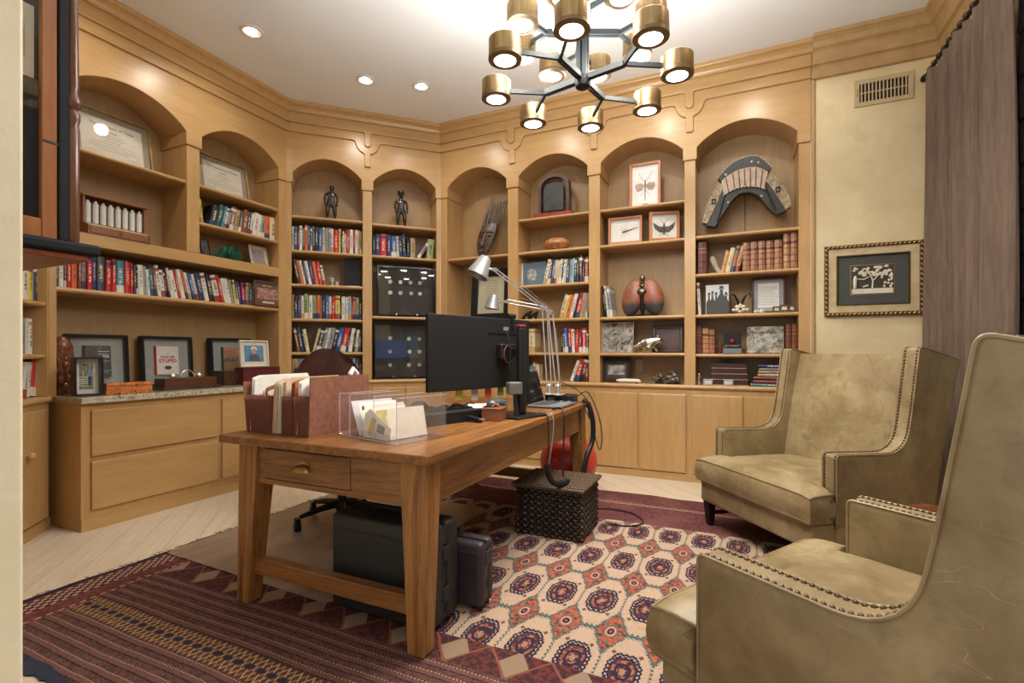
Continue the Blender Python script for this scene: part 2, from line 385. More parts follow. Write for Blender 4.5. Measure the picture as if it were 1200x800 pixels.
# ---------------------------------------------------------------- built-in bookcases
DEP = .34
def arch_header(fr, L, bays, root, ext=(0, 0), drops=True):
    Z0, ZS, ZA, ZT = 2.785, 2.885, 3.05, 3.535
    out = [(-ext[0], ZT), (-ext[0], Z0)]
    for x0, x1 in bays:
        a, b = x0+.012, x1-.012
        out += [(a, Z0), (a, ZS)]
        for k in range(1, 18):
            t = k/18; x = a + (b-a)*t; s = math.sin(math.pi*t)
            out.append((x, ZS + (ZA-ZS) * (1-(2*t-1)**2)**.92))
        out += [(b, ZS), (b, Z0)]
    out += [(L+ext[1], Z0), (L+ext[1], ZT)]
    MB().plate(out, -.014, DEP-.012).build('arched_header', M['maple_h'], root, bevel=.003, seg=1)
    # imposts under the springing of each arch
    mids = [(bays[i][1]+bays[i+1][0])/2 for i in range(len(bays)-1)] if drops else []
    # first layer: band with round bulge and stem over each divider
    o1 = [(-ext[0], 3.535), (-ext[0], 3.275)]
    for m in mids:
        rb, n = .115, 12
        cz = 3.262
        a0 = math.asin((3.275-cz)/rb)
        o1.append((m-rb-.03, 3.275)); o1.append((m-rb-.006, 3.262))
        for k in range(1, 7):
            a = math.pi + (math.pi/2-.26)*k/6; o1.append((m+rb*math.cos(a), cz+rb*math.sin(a)))
        o1 += [(m-.031, 3.03), (m-.024, 3.02), (m+.024, 3.02), (m+.031, 3.03)]
        for k in range(6, 0, -1):
            a = -(math.pi/2-.26)*k/6; o1.append((m+rb*math.cos(a), cz+rb*math.sin(a)))
        o1 += [(m+rb+.006, 3.262), (m+rb+.03, 3.275)]
    o1 += [(L+ext[1], 3.275), (L+ext[1], 3.535)]
    MB().plate(o1, -.034, -.010).build('frieze_band', M['maple_h'], root, bevel=.005, seg=2)
    o2 = [(-ext[0], 3.53), (-ext[0], 3.358)]
    for m in mids:
        o2 += [(m-.045, 3.358), (m-.033, 3.345), (m-.033, 3.25)]
        for k in range(1, 8): a = math.pi + math.pi*k/8; o2.append((m+.033*math.cos(a), 3.25+.033*math.sin(a)))
        o2 += [(m+.033, 3.25), (m+.033, 3.345), (m+.045, 3.358)]
    o2 += [(L+ext[1], 3.358), (L+ext[1], 3.53)]
    MB().plate(o2, -.056, -.030).build('upper_frieze', M['maple_h'], root, bevel=.005, seg=2)
def shelf(x0, x1, z, root, t=.03, y0=.012, name='shelf'):
    mb = MB(); mb.box(x0-.002, x1+.002, y0+.012, DEP-.01, z-t, z)
    mb.tube([(x0-.002, y0+.012, z-t/2), (x1+.002, y0+.012, z-t/2)], t/2, 10)
    return mb.build(name, M['maple_h'], root, smooth=True)
def bookcase(fr, label, L, bays, levels, z0=.84, zledge=None, drops=True):
    root = thing('bookcase', label, 'bookcase', fr)
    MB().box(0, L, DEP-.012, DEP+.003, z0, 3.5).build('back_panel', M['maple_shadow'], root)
    xs = [0] + [x for b in bays for x in b] + [L]
    for i in range(0, len(xs), 2):
        a, b = xs[i], xs[i+1]
        zb = zledge if (zledge and 0 < i < len(xs)-2) else z0
        MB().box(a, b, 0, DEP-.012, zb, 2.79).build('divider', M['maple'], root, bevel=.002)
    for (a, b), zs in zip(bays, levels):
        for z in zs: shelf(a, b, z, root)
    arch_header(fr, L, bays, root, drops=drops)
    return root
def base_cab(fr, label, L, doors, z1=.80, y0=0.0, ypts=None, toe=.065):
    root = thing('base_cabinet', label, 'cabinet', fr)
    MB().box(0, L, y0, DEP, toe-.005, z1).build('body', M['maple'], root, bevel=.002)
    MB().box(0, L, y0-.008, DEP-.02, 0, toe).build('plinth', M['maple_h'], root, bevel=.002)
    for a, b in doors: MB().box(a, b, y0-.02, y0, .075, .755).build('door', M['maple'], root, bevel=.005, seg=2)
    return root
def ledge(fr, label, L, z=.84, y0=-.02):
    mb = MB(); mb.box(0, L, y0+.02, DEP-.015, z-.04, z)
    mb.tube([(0, y0+.02, z-.02), (L, y0+.02, z-.02)], .02, 12)
    o = mb.build('wooden_counter', M['maple_h'], smooth=True, loc=fr.w(0, 0), rot=(0, 0, fr.a))
    return tag(o, label, 'countertop')
# right bookcase, four arched bays
b3 = [(F3.x(524), F3.x(595)), (F3.x(607), F3.x(690)), (F3.x(703), F3.x(802)), (F3.x(815), F3.x(936))]
L3 = .534 + 2.912
LV = [2.461, 2.13, 1.795, 1.455, 1.12]
bc3 = bookcase(F3, 'long maple bookcase of four arched bays beside the cream plaster wall', L3, b3,
    [[2.13, 1.455, 1.12], LV, [2.458, 2.125, 1.452, 1.118], [2.13, 1.80, 1.448, 1.11]])
d3 = [(F3.x(a), F3.x(b)) for a, b in ((524, 558), (561, 594), (607, 648), (651, 690), (697, 747.5), (750, 804), (811, 870.5), (872.5, 934))]
base_cab(F3, 'flat doored maple base cabinet under the four bay bookcase', L3, d3)
ledge(F3, 'maple counter with rounded nosing under the four bay bookcase', L3)
# centre bookcase, two arched bays
L2 = 1.529
b2 = [(F2.x(341.5), F2.x(425)), (F2.x(436), F2.x(511.5))]
bc2 = bookcase(F2, 'angled maple bookcase of two arched bays holding the carved figures', L2, b2,
    [[2.475, 2.134, 1.80, 1.458, 1.125], [2.463, 2.134, 1.50]])
d2 = [(b2[0][0], (b2[0][0]+b2[0][1])/2-.004), ((b2[0][0]+b2[0][1])/2+.004, b2[0][1]), (b2[1][0], (b2[1][0]+b2[1][1])/2-.004), ((b2[1][0]+b2[1][1])/2+.004, b2[1][1])]
base_cab(F2, 'maple base cabinet under the angled two bay bookcase', L2, d2)
ledge(F2, 'maple counter with rounded nosing under the display cases', L2)
# left bookcase, two arched bays over one wide open shelf
L1 = 1.810
b1 = [(.040, F1.x(219)), (F1.x(234), F1.x(327))]
bc1 = bookcase(F1, 'wide maple bookcase on the left wall with framed diplomas', L1, b1, [[2.50], [2.505, 2.197]], z0=.83, zledge=1.931, drops=False)
MB().box(b1[0][0], b1[1][1], 0, DEP-.012, 1.845, 1.93).build('thick_shelf', M['maple_h'], bc1, bevel=.004)
shelf(b1[0][0]-.0, b1[1][1]+.0, 1.55, bc1, t=.035)
PROT = -.29
cab1 = thing('drawer_cabinet', 'low maple cabinet of wide drawers under the granite top', 'cabinet', F1)
MB().plate([(.039, PROT), (L1-PROT-.012, PROT), (L1-.012, -.012), (L1-.012, DEP), (.039, DEP)], .07, .80, 'xy').build('body', M['maple'], cab1, bevel=.002)
MB().plate([(.039, PROT-.008), (L1-PROT-.012, PROT-.008), (L1-.012, -.012), (L1-.012, DEP-.02), (.039, DEP-.02)], 0, .075, 'xy').build('plinth', M['maple_h'], cab1)
dx = [F1.x(106, PROT), F1.x(254, PROT)]; dw = dx[1]-dx[0]
cols_ = [(dx[0], dx[1]), (dx[1]+.035, min(dx[1]+.035+dw, L1-PROT-.03))]
for a, b in cols_:
    for za, zb in ((.465, .755), (.125, .43)):
        MB().box(a, b, PROT-.02, PROT, za, zb).build('drawer', M['maple_h'], cab1, bevel=.006, seg=2)
g = MB().plate([(.027, PROT-.035), (L1-PROT, PROT-.035), (L1-.03, -.03), (L1-.03, DEP-.015), (.027, DEP-.015)], .80, .84, 'xy').build(
    'granite_countertop', M['granite'], bevel=.005, seg=2, loc=F1.w(0, 0), rot=(0, 0, F1.a))
tag(g, 'speckled granite countertop on the low drawer cabinet', 'countertop')
# near left angled bookcase
B0R = F0.x(55.5)
bb0 = [(.12, B0R)]
bc0 = thing('bookcase', 'narrow maple bookcase at the far left behind the hanging cabinet', 'bookcase', F0)
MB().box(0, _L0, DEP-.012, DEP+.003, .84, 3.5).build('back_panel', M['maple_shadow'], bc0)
for a, b in ((0, .12), (B0R, _L0)): MB().box(a, b, 0, DEP-.012, .84, 2.79).build('divider', M['maple'], bc0, bevel=.002)
for z in (2.46, 2.13, 1.79, 1.44, 1.11): shelf(.12, B0R, z, bc0)
arch_header(F0, _L0, bb0, bc0)
bs0 = thing('base_cabinet', 'maple base cabinet with round knob at the far left', 'cabinet', F0)
MB().box(0, _L0, 0, DEP, .065, .80).build('body', M['maple'], bs0)
MB().box(0, _L0, -.008, DEP-.02, 0, .07).build('plinth', M['maple_h'], bs0)
dr = MB().box(.12, _L0-.05, -.02, 0, .085, .765).build('door', M['maple'], bs0, bevel=.005, seg=2)
kx = F0.x(34, -.03)
MB().ball((kx, -.045, .51), .021, 14, 10).cyl((kx, -.03, .51), .009, .012, 10, axis='y').build('knob', M['maple'], dr, smooth=True)
ledge(F0, 'maple counter with rounded nosing at the far left', _L0)
# ---------------------------------------------------------------- recessed lights
M['glow'] = plain('lamp_glow', (1, .93, .82), .5, 0, 9)
M['glow2'] = plain('downlight_glow', (1, .95, .88), .5, 0, 14)
M['trimwhite'] = plain('white_trim', (.68, .65, .60), .5)
rl_words = ['nearest the left foreground wall', 'over the first diploma arch', 'left of the three clear of the chandelier', 'above the first carved figure', 'above the second carved figure', 'just left of the chandelier', 'hidden behind the chandelier', 'over the saddle arch', 'added out of view over the rear armchair', 'added out of view over the near armchair', 'added out of view above the doorway', 'added out of view above the near left corner']  # the last four are unseen lights, added to fill the near room
for i, (x, y) in enumerate(RECESSED):
    t = thing('recessed_light', 'small round recessed ceiling light ' + rl_words[i], 'ceiling light', z=CEIL, x=x, y=y, group='recessed ceiling lights')
    MB().lathe([(.052, -.002), (.062, -.010), (.078, -.008), (.082, -.001), (.080, 0), (.052, 0)], n=28, cap=False).build('trim_ring', M['trimwhite'], t, smooth=True)
    MB().lathe([(.054, -.002), (.053, -.0015)], n=20).build('baffle', M['silver'], t)
    # an aimed inner lens turned to the bookcase
    tx, ty = ((-1, 0) if x < -3.2 else (-.7, .7) if x < -2.95 else (0, 1)) if y > .7 and x < .5 else (0, .3)
    ang = math.atan2(ty, tx)
    MB().lathe([(.044, -.004), (.04, -.007), (.001, -.008)], n=20).build('lens', M['glow2'], t, loc=(tx*.004, ty*.004, 0))
    if x < .5 and y > .7:
        lamp('downlight', 'SPOT', (x, y, CEIL-.03), 25, size=.05, rot=(R(22)*ty, R(-22)*tx, 0), spot=125)
    else:
        lamp('downlight', 'SPOT', (x, y, CEIL-.03), 30, size=.04, spot=130)  # fill from the four added lights out of view
# ---------------------------------------------------------------- chandelier
HX, HY = -.70, 2.375
ch = thing('chandelier', 'two tier branching chandelier with sixteen round brass lamp heads', 'chandelier', x=HX, y=HY, z=CEIL)
ZL, ZU = 2.49 - CEIL, 2.72 - CEIL
MB().lathe([(.07, 0), (.07, -.02), (.03, -.035)], n=24).build('ceiling_cup', M['gunmetal'], ch, smooth=True)
mb = MB(); mb.cyl((0, 0, ZL-.03), .013, -.03-ZL+.03, 12)
for k in range(4):
    a = R(45+90*k); mb.box(-.010, .010, -.010, .010, ZL-.02, -.03, Matrix.Translation((.022*math.cos(a), .022*math.sin(a), 0)))
mb.build('stem', M['gunmetal'], ch)
MB().lathe([(.02, ZL-.05), (.036, ZL-.04), (.04, ZL-.02), (.04, ZL), (.03, ZL+.01)], n=20).build('hub', M['black'], ch, smooth=True)
def bar(mb, p, q, wd=.009, hh=.014):
    p, q = Vector(p), Vector(q); d = (q-p).normalized(); n = Vector((-d.y, d.x, 0)).normalized()*wd; u = Vector((0, 0, hh))
    mb.hexa([p-n-u, p+n-u, q+n-u, q-n-u], [p-n+u, p+n+u, q+n+u, q-n+u])
cam_deg = math.degrees(YAW)
def head(x, y, z, k):
    o = MB().lathe([(.060, -.046), (.072, -.044), (.075, -.036), (.075, .046), (.071, .050), (.01, .050)], n=32).build('lamp_head', M['brass'], ch, loc=(x, y, z), smooth=True)
    MB().lathe([(.050, -.048), (.062, -.050), (.0765, -.044), (.0765, -.028), (.0755, -.027), (.0755, -.040), (.058, -.045)], n=32, cap=False).build('lower_ring', M['dark_brass'], o, smooth=True)
    MB().lathe([(.0505, -.047), (.049, -.0475), (.001, -.048)], n=24).build('diffuser', M['glow'], o)
DOWN, UP = 4.3, 6.3
tiers = [(ZL, -36.5, .22, -14, 45, .45, .105), (ZU, 0, .18, 22.5, 45, .33, 0)]
for z, f0, fr_, l0, st, lr, _ in tiers:
    for k in range(4):
        fa = R(f0+90*k+cam_deg); fx, fy = fr_*math.cos(fa), fr_*math.sin(fa)
        mb = MB(); off = Vector((-math.sin(fa), math.cos(fa), 0))*.010
        for sg in (-1, 1): bar(mb, Vector((0.02*math.cos(fa), .02*math.sin(fa), z))+off*sg, Vector((fx, fy, z))+off*sg*.9, .006, .013)
        for la in ((l0-45, l0) if f0 else (22.5, -22.5)):
            a = R(la + 90*k + cam_deg); e = Vector((lr*math.cos(a), lr*math.sin(a), z)); p = Vector((fx, fy, z))
            d = (e-p).normalized(); bar(mb, p, e-d*.07, .007, .011)
            head(e.x, e.y, z, 0)
            lamp('lamp_down', 'AREA', (HX+e.x, HY+e.y, CEIL+z-.055), DOWN, (1, .94, .85), .10)
            lamp('added_up_light', 'AREA', (HX+e.x, HY+e.y, CEIL+z+.055), UP, (1, .97, .93), .10, rot=(math.pi, 0, 0))  # added above each closed head to brighten the ceiling
        mb.build('forked_arm', M['gunmetal'], ch)
# ---------------------------------------------------------------- rug
def rug_mat():
    m, nt, b = newmat('turkoman_carpet', .95, 0, .15)
    sx = nt.nodes.new('ShaderNodeSeparateXYZ'); tc = nt.nodes.new('ShaderNodeTexCoord'); nt.links.new(tc.outputs['Object'], sx.inputs[0])
    vec = tc.outputs['Object']
    n1 = noise(nt, vec, 3.1, 2); nf = noise(nt, vec, 190, 2); nm = noise(nt, vec, 55, 2)
    wob = (n1 - .5) * .035
    x = E(nt, sx.outputs[0]) + wob; y = E(nt, sx.outputs[1]) + wob * .6
    PU, PV = .187, .4575
    u = x.rep(PU, -.735); v = y.rep(PV, 3.08)
    un, vn = u.abs() / .0875, v.abs() / .208
    d = un.max(vn).max((un + vn * 1.06) / 1.36)                                 # 1 on the octagon's edge
    u2 = x.rep(PU, -.735 + PU/2); v2 = y.rep(PV, 3.08 + PV/2)
    un2, vn2 = u2.abs() / .0885, v2.abs() / .15
    d2 = un2.max(vn2) * .55 + (un2 + vn2) * .32
    chk = ((x * 300).sin() * (y * 260).sin())                              # woven dots
    cream, navy, red, teal, maroon, tan = (.50, .35, .25), (.022, .022, .045), (.37, .075, .045), (.07, .115, .105), (.13, .03, .028), (.36, .20, .12)
    k = mixc(nt, nm.gt(.53), red, (.42, .115, .07)); k = mixc(nt, nm.lt(.43), k, (.05, .05, .055))
    dots = ((x.rep(.030).abs() / .006).max(y.rep(.062).abs() / .012)).lt(1.0)
    k = mixc(nt, dots, k, (.10, .13, .09))
    k = mixc(nt, d2.lt(.30), k, teal); k = mixc(nt, d2.lt(.25), k, (.40, .13, .08)); k = mixc(nt, d2.lt(.19), k, cream); k = mixc(nt, d2.lt(.14), k, navy); k = mixc(nt, d2.lt(.06), k, red)
    k = mixc(nt, d.lt(1.12), k, teal)
    k = mixc(nt, d.lt(1.06) * chk.gt(0), k, cream)
    k = mixc(nt, d.lt(1.0), k, mixc(nt, nm.gt(.6), cream, (.47, .31, .21)))
    # the small crosses at the medallion's corners
    cr = ((un - .56).abs() / .10).max((vn - .52).abs() / .028).min(((un - .56).abs() / .035).max((vn - .52).abs() / .065))
    k = mixc(nt, cr.lt(1.0), k, (.14, .06, .045))
    ed = d._m('ADD', 0.0) * 1.0
    dm = (un / .73).max(vn / .54).max((un + vn * 1.1) / .97)
    k = mixc(nt, (dm + (chk.gt(.1) * .05)).lt(1.0), k, navy)
    k = mixc(nt, (dm - .82).abs().lt(.055) * chk.gt(.1), k, cream)
    k = mixc(nt, dm.lt(.66), k, maroon)
    k = mixc(nt, dm.lt(.62) * nm.gt(.54), k, (.34, .14, .09)); k = mixc(nt, dm.lt(.62) * nm.lt(.44), k, navy)
    k = mixc(nt, (dm - .38).abs().lt(.07), k, navy)
    k = mixc(nt, dm.lt(.16), k, tan)
    field = k
    # end panel of stripes
    sp = y.rep(.052, .95)
    s = mixc(nt, nm.gt(.5), (.080, .032, .030), (.120, .054, .048))
    s = mixc(nt, sp.abs().lt(.0075), s, (.16, .062, .058)); s = mixc(nt, (sp + .012).abs().lt(.003), s, (.022, .015, .02))
    s = mixc(nt, (sp - .011).abs().lt(.0022) * (x * 420).sin().gt(0), s, (.50, .36, .24))
    zz = x.rep(.058).abs() / .029
    yb = (y - 1.185)
    band = yb.abs().lt(.062)
    s2 = mixc(nt, ((zz - (yb.abs() / .055)).abs()).lt(.13), (.085, .035, .028), (.42, .27, .12))
    s2 = mixc(nt, (((1 - zz) - (yb.abs() / .055)).abs()).lt(.10), s2, (.36, .21, .09))
    s2 = mixc(nt, (zz + yb.abs() / .03).lt(.7), s2, navy)
    s = mixc(nt, contrast(nf, .52, .62) * .35, s, (.30, .19, .13))
    s = mixc(nt, band, s, s2)
    zig = ((y - 1.50) / .15); tri = x.rep(.24).abs() / .12
    z3 = mixc(nt, nm.gt(.5), (.14, .035, .03), (.05, .025, .03)); z3 = mixc(nt, (tri + (zig - .5).abs() * .9).lt(.52), z3, (.30, .21, .14)); z3 = mixc(nt, (tri - zig).abs().lt(.05), z3, (.24, .08, .05))
    s = mixc(nt, y.gt(1.50), s, z3)
    k = mixc(nt, y.lt(1.65), field, s)
    # far border
    fb = mixc(nt, nm.gt(.5), (.10, .032, .036), (.16, .055, .055)); fb = mixc(nt, contrast(n1, .45, .6) * .5, fb, (.20, .08, .065))
    zf = x.rep(.075).abs() / .0375
    fb = mixc(nt, (zf - (y - 3.625).abs() / .022).abs().lt(.22) * (y - 3.625).abs().lt(.026), fb, (.42, .30, .22))
    fb = mixc(nt, (zf + (y - 3.20).abs() / .035).lt(.8), fb, (.26, .07, .045))
    k = mixc(nt, y.gt(3.235), k, fb)
    # left side border
    sb = mixc(nt, nm.gt(.5), (.12, .035, .035), (.19, .06, .055))
    ck = ((x * 165).sin() * (y * 150).sin())
    sb = mixc(nt, ck.gt(.15) * (x + 2.80).abs().lt(.055), sb, (.46, .30, .20)); sb = mixc(nt, ck.lt(-.3) * (x + 2.80).abs().lt(.055), sb, (.03, .02, .03))
    sb = mixc(nt, (x + 2.655).abs().lt(.006) * (y * 160).sin().gt(-.2), sb, (.50, .26, .16))
    sb = mixc(nt, (x + 2.885).abs().lt(.016), sb, (.02, .015, .025))
    k = mixc(nt, x.lt(-2.64), k, sb)
    rb = mixc(nt, nm.gt(.5), (.12, .035, .035), (.19, .06, .055)); k = mixc(nt, x.gt(.78), k, rb)
    k = mixc(nt, nf * .30, k, (.03, .015, .012))
    nt.links.new(k.k, b.inputs['Base Color']); bump(nt, b, nf + nm * .6, .5, .004)
    return m
M['rug'] = rug_mat()
mb = MB(); NX, NY = 82, 62; X0, X1, Y0, Y1 = -2.90, 1.12, .89, 3.90
rr = random.Random(2)
for j in range(NY+1):
    for i in range(NX+1):
        x = X0+(X1-X0)*i/NX; y = Y0+(Y1-Y0)*j/NY
        ex = .006*math.sin(y*9)+.004*math.sin(y*23) if i in (0, NX) else 0; ey = .006*math.sin(x*7)+.004*math.sin(x*19) if j in (0, NY) else 0
        h = .009 + .0015*math.sin(x*5+y*3) + .001*math.sin(x*11-y*9)
        mb.v.append((x+ex, y+ey, h))
for j in range(NY):
    for i in range(NX): a = j*(NX+1)+i; mb.f.append((a, a+1, a+NX+2, a+NX+1)); mb.fm.append(0)
top = len(mb.v)
edge = [i for i in range(NX+1)] + [j*(NX+1)+NX for j in range(1, NY+1)] + [NY*(NX+1)+i for i in range(NX-1, -1, -1)] + [j*(NX+1) for j in range(NY-1, 0, -1)]
for e in edge: q = mb.v[e]; mb.v.append((q[0], q[1], .0005))
for k in range(len(edge)): k2 = (k+1) % len(edge); mb.f.append((edge[k], top+k, top+k2, edge[k2])); mb.fm.append(0)
rug = tag(mb.build('area_rug', M['rug'], smooth=True), 'large burgundy oriental rug with cream octagons and a striped end panel', 'rug')
ou = [(X0+.02+(X1-X0-.04)*i/160, .897) for i in range(161)] + [(X0+.02+(X1-X0-.04)*i/160, .842+.006*math.sin(i*1.9)+.006*math.sin(i*.7)) for i in range(160, -1, -1)]
MB().plate(ou, .001, .007, 'xy').build('end_selvedge', mottled('navy_selvedge', [(.010,.014,.03), (.022,.028,.05)], 60, .9), rug)
mb = MB()
for i in range(120):
    y = .95+rr.random()*2.3; mb.tube([(X0, y, .006), (X0-.012-.02*rr.random(), y+.02*(rr.random()-.5), .006), (X0-.02-.03*rr.random(), y+.04*(rr.random()-.5), .003)], .0012, 4)
mb.build('loose_threads', plain('dark_threads', (.10, .08, .06), .9), rug, kind='stuff')
# chair mat
cm = [(-2.88, 1.70), (-2.86, 1.66), (-1.66, 1.62), (-1.62, 1.66), (-1.60, 3.05), (-1.66, 3.1), (-2.86, 3.1), (-2.88, 3.06)]
M['mat'] = mottled('taupe_chair_mat', [(.20, .135, .095), (.29, .21, .155)], 2.2, .35, detail=5, dist=1.0, stretch=(3, 1, 1))
tag(MB().plate(cm, .0115, .0145, 'xy').build('chair_mat', M['mat'], bevel=.001), 'taupe chair mat lying under the desk and office chair', 'mat')

# ---------------------------------------------------------------- desk
DX0, DX1, DY0, DY1, DZ = -2.13, -1.00, 1.455, 3.62, .75
desk = thing('desk', 'old pine farmhouse desk with one small drawer', 'desk', x=(DX0+DX1)/2, y=(DY0+DY1)/2)
cx_, cy_ = (DX0+DX1)/2, (DY0+DY1)/2
TD = Matrix.Translation((-cx_, -cy_, 0))
MB().box(DX0, DX1, DY0, DY1, DZ-.036, DZ).build('desktop', M['pine_y'], desk, bevel=.006, seg=2, T=TD)
AX0, AX1, AY0, AY1 = -2.04, -1.035, 1.49, 3.585; ZA0, ZA1 = .545, DZ-.036
mb = MB().box(AX0+.02, -1.885, AY0+.012, AY0+.04, ZA0, ZA1).box(-1.395, AX1-.02, AY0+.012, AY0+.04, ZA0, ZA1).box(-1.885, -1.395, AY0+.012, AY0+.04, ZA0, ZA0+.022).box(-1.885, -1.395, AY0+.012, AY0+.04, ZA1-.012, ZA1)
mb.build('front_apron', M['pine'], desk, T=TD)
for x in (AX0+.012, AX1-.04): MB().box(x, x+.028, AY0+.02, AY1-.02, ZA0, ZA1).build('side_apron', M['pine_y'], desk, T=TD)
MB().box(AX0+.02, AX1-.02, AY1-.04, AY1-.012, ZA0, ZA1).build('back_apron', M['pine'], desk, T=TD)
drw = MB().box(-1.882, -1.398, AY0+.008, AY0+.034, ZA0+.026, ZA1-.015).box(-1.87, -1.41, AY0+.034, AY0+.44, ZA0+.03, ZA1-.03).build('drawer', M['pine'], desk, bevel=.002, T=TD)
mb = MB()
for k in range(7):       # cup pull: stacked half rings
    a0, a1 = R(90*k/7), R(90*(k+1)/7)
    for j in range(12):
        t0, t1 = math.pi*j/12, math.pi*(j+1)/12
        def P(a, t): return (.042*math.cos(t), -.030*math.sin(a)*abs(math.sin(t))**.4 - .001, .026*math.sin(t)*math.cos(a))
        mb.add([P(a0, t0), P(a0, t1), P(a1, t1), P(a1, t0)], [(0, 1, 2, 3)])
mb.plate([(-.050, 0), (-.040, .010), (-.028, .025), (0, .036), (.028, .025), (.040, .010), (.050, 0)], -.0005, -.003)
mb.ball((0, -.012, .006), (.014, .010, .012), 10, 8)
mb.build('cup_pull', plain('old_brass', (.42, .28, .11), .28, .95), drw, loc=(-1.645-cx_, AY0+.008-cy_, .625), smooth=True, T=Matrix.Scale(1.15, 4))
for sx, sy in ((0, 0), (1, 0), (0, 1), (1, 1)):
    tx0, tx1 = (AX0, AX0+.115) if sx == 0 else (AX1-.115, AX1)
    ty0, ty1 = (AY0, AY0+.115) if sy == 0 else (AY1-.115, AY1)
    bw = .072; o_ = .012
    bx0, bx1 = (tx0+o_, tx0+o_+bw) if sx == 0 else (tx1-o_-bw+.02, tx1-o_+.02)
    by0, by1 = (ty0-.02, ty0-.02+bw) if sy == 0 else (ty1-bw+.02, ty1+.02)
    z0, z1 = .012, ZA1
    MB().hexa([(bx0,by0,z0),(bx1,by0,z0),(bx1,by1,z0),(bx0,by1,z0)], [(tx0,ty0,z1),(tx1,ty0,z1),(tx1,ty1,z1),(tx0,ty1,z1)]).build('leg', M['pine_z'], desk, bevel=.004, T=TD)
for y in (AY0+.012, AY1-.062): MB().box(AX0+.07, AX1-.06, y, y+.05, .135, .205).build('stretcher', M['pine'], desk, bevel=.004, T=TD)

# ---------------------------------------------------------------- wing armchairs
def smooth_path(pts, rad=.05, n=6):
    out = []
    for i, p in enumerate(pts):
        if len(p) < 3: out.append(p); continue
        a, b = pts[i-1], pts[(i+1) % len(pts)]; r_ = p[2]
        va = Vector((a[0]-p[0], a[1]-p[1])).normalized()*r_; vb = Vector((b[0]-p[0], b[1]-p[1])).normalized()*r_
        for k in range(n+1):
            t = k/n; q = (1-t)**2; s_ = t*t; m_ = 2*t*(1-t)
            out.append((q*(p[0]+va.x)+m_*p[0]+s_*(p[0]+vb.x), q*(p[1]+va.y)+m_*p[1]+s_*(p[1]+vb.y)))
    return out
def cushion(x0, x1, y0, y1, z0, z1, crown=.03, r=.05, n=18, front=0):
    "soft boxed cushion with piping edge lines"
    mb = MB(); N = n
    def prof(t): return min(1, (1-abs(2*t-1))*5)
    top, bot = [], []
    for j in range(N+1):
        for i in range(N+1):
            a, b = i/N, j/N
            x = x0+(x1-x0)*a; y = y0+(y1-y0)*b
            ea, eb = 1-(2*a-1)**2, 1-(2*b-1)**2
            h = crown*(ea*eb)**.5 + .004*math.sin(a*17+b*5)*ea*eb + .004*math.sin(b*23-a*7)*ea*eb
            rnd_ = -.012*((1-min(1, ea*3))**2 + (1-min(1, eb*3))**2)
            top.append((x, y, z1+h+rnd_)); bot.append((x, y, z0-h*.2))
    def bulge(a): return .012*math.sin(math.pi*a)
    mb.v = top+bot; K = (N+1)*(N+1)
    for j in range(N):
        for i in range(N):
            a = j*(N+1)+i; mb.f.append((a, a+1, a+N+2, a+N+1)); mb.f.append((K+a, K+a+N+1, K+a+N+2, K+a+1)); mb.fm += [0, 0]
    ed = [i for i in range(N+1)] + [j*(N+1)+N for j in range(1, N+1)] + [N*(N+1)+i for i in range(N-1, -1, -1)] + [j*(N+1) for j in range(N-1, 0, -1)]
    cx, cy = (x0+x1)/2, (y0+y1)/2; rows = [ed]
    for s_ in (.25, .5, .75):
        row = []
        for e in ed:
            p, q = top[e], bot[e]; d = Vector((p[0]-cx, p[1]-cy)); d.normalize(); k = .016*math.sin(math.pi*s_)
            row.append(len(mb.v)); mb.v.append((p[0]+d.x*k, p[1]+d.y*k, p[2]+(q[2]-p[2])*s_))
        rows.append(row)
    rows.append([K+e for e in ed])
    for a, b in zip(rows, rows[1:]):
        for k in range(len(a)): k2 = (k+1) % len(a); mb.f.append((a[k], b[k], b[k2], a[k2])); mb.fm.append(0)
    pipe = [top[e] for e in ed]
    return mb, pipe, [bot[e] for e in ed]
WCH, LCH = .90, .80
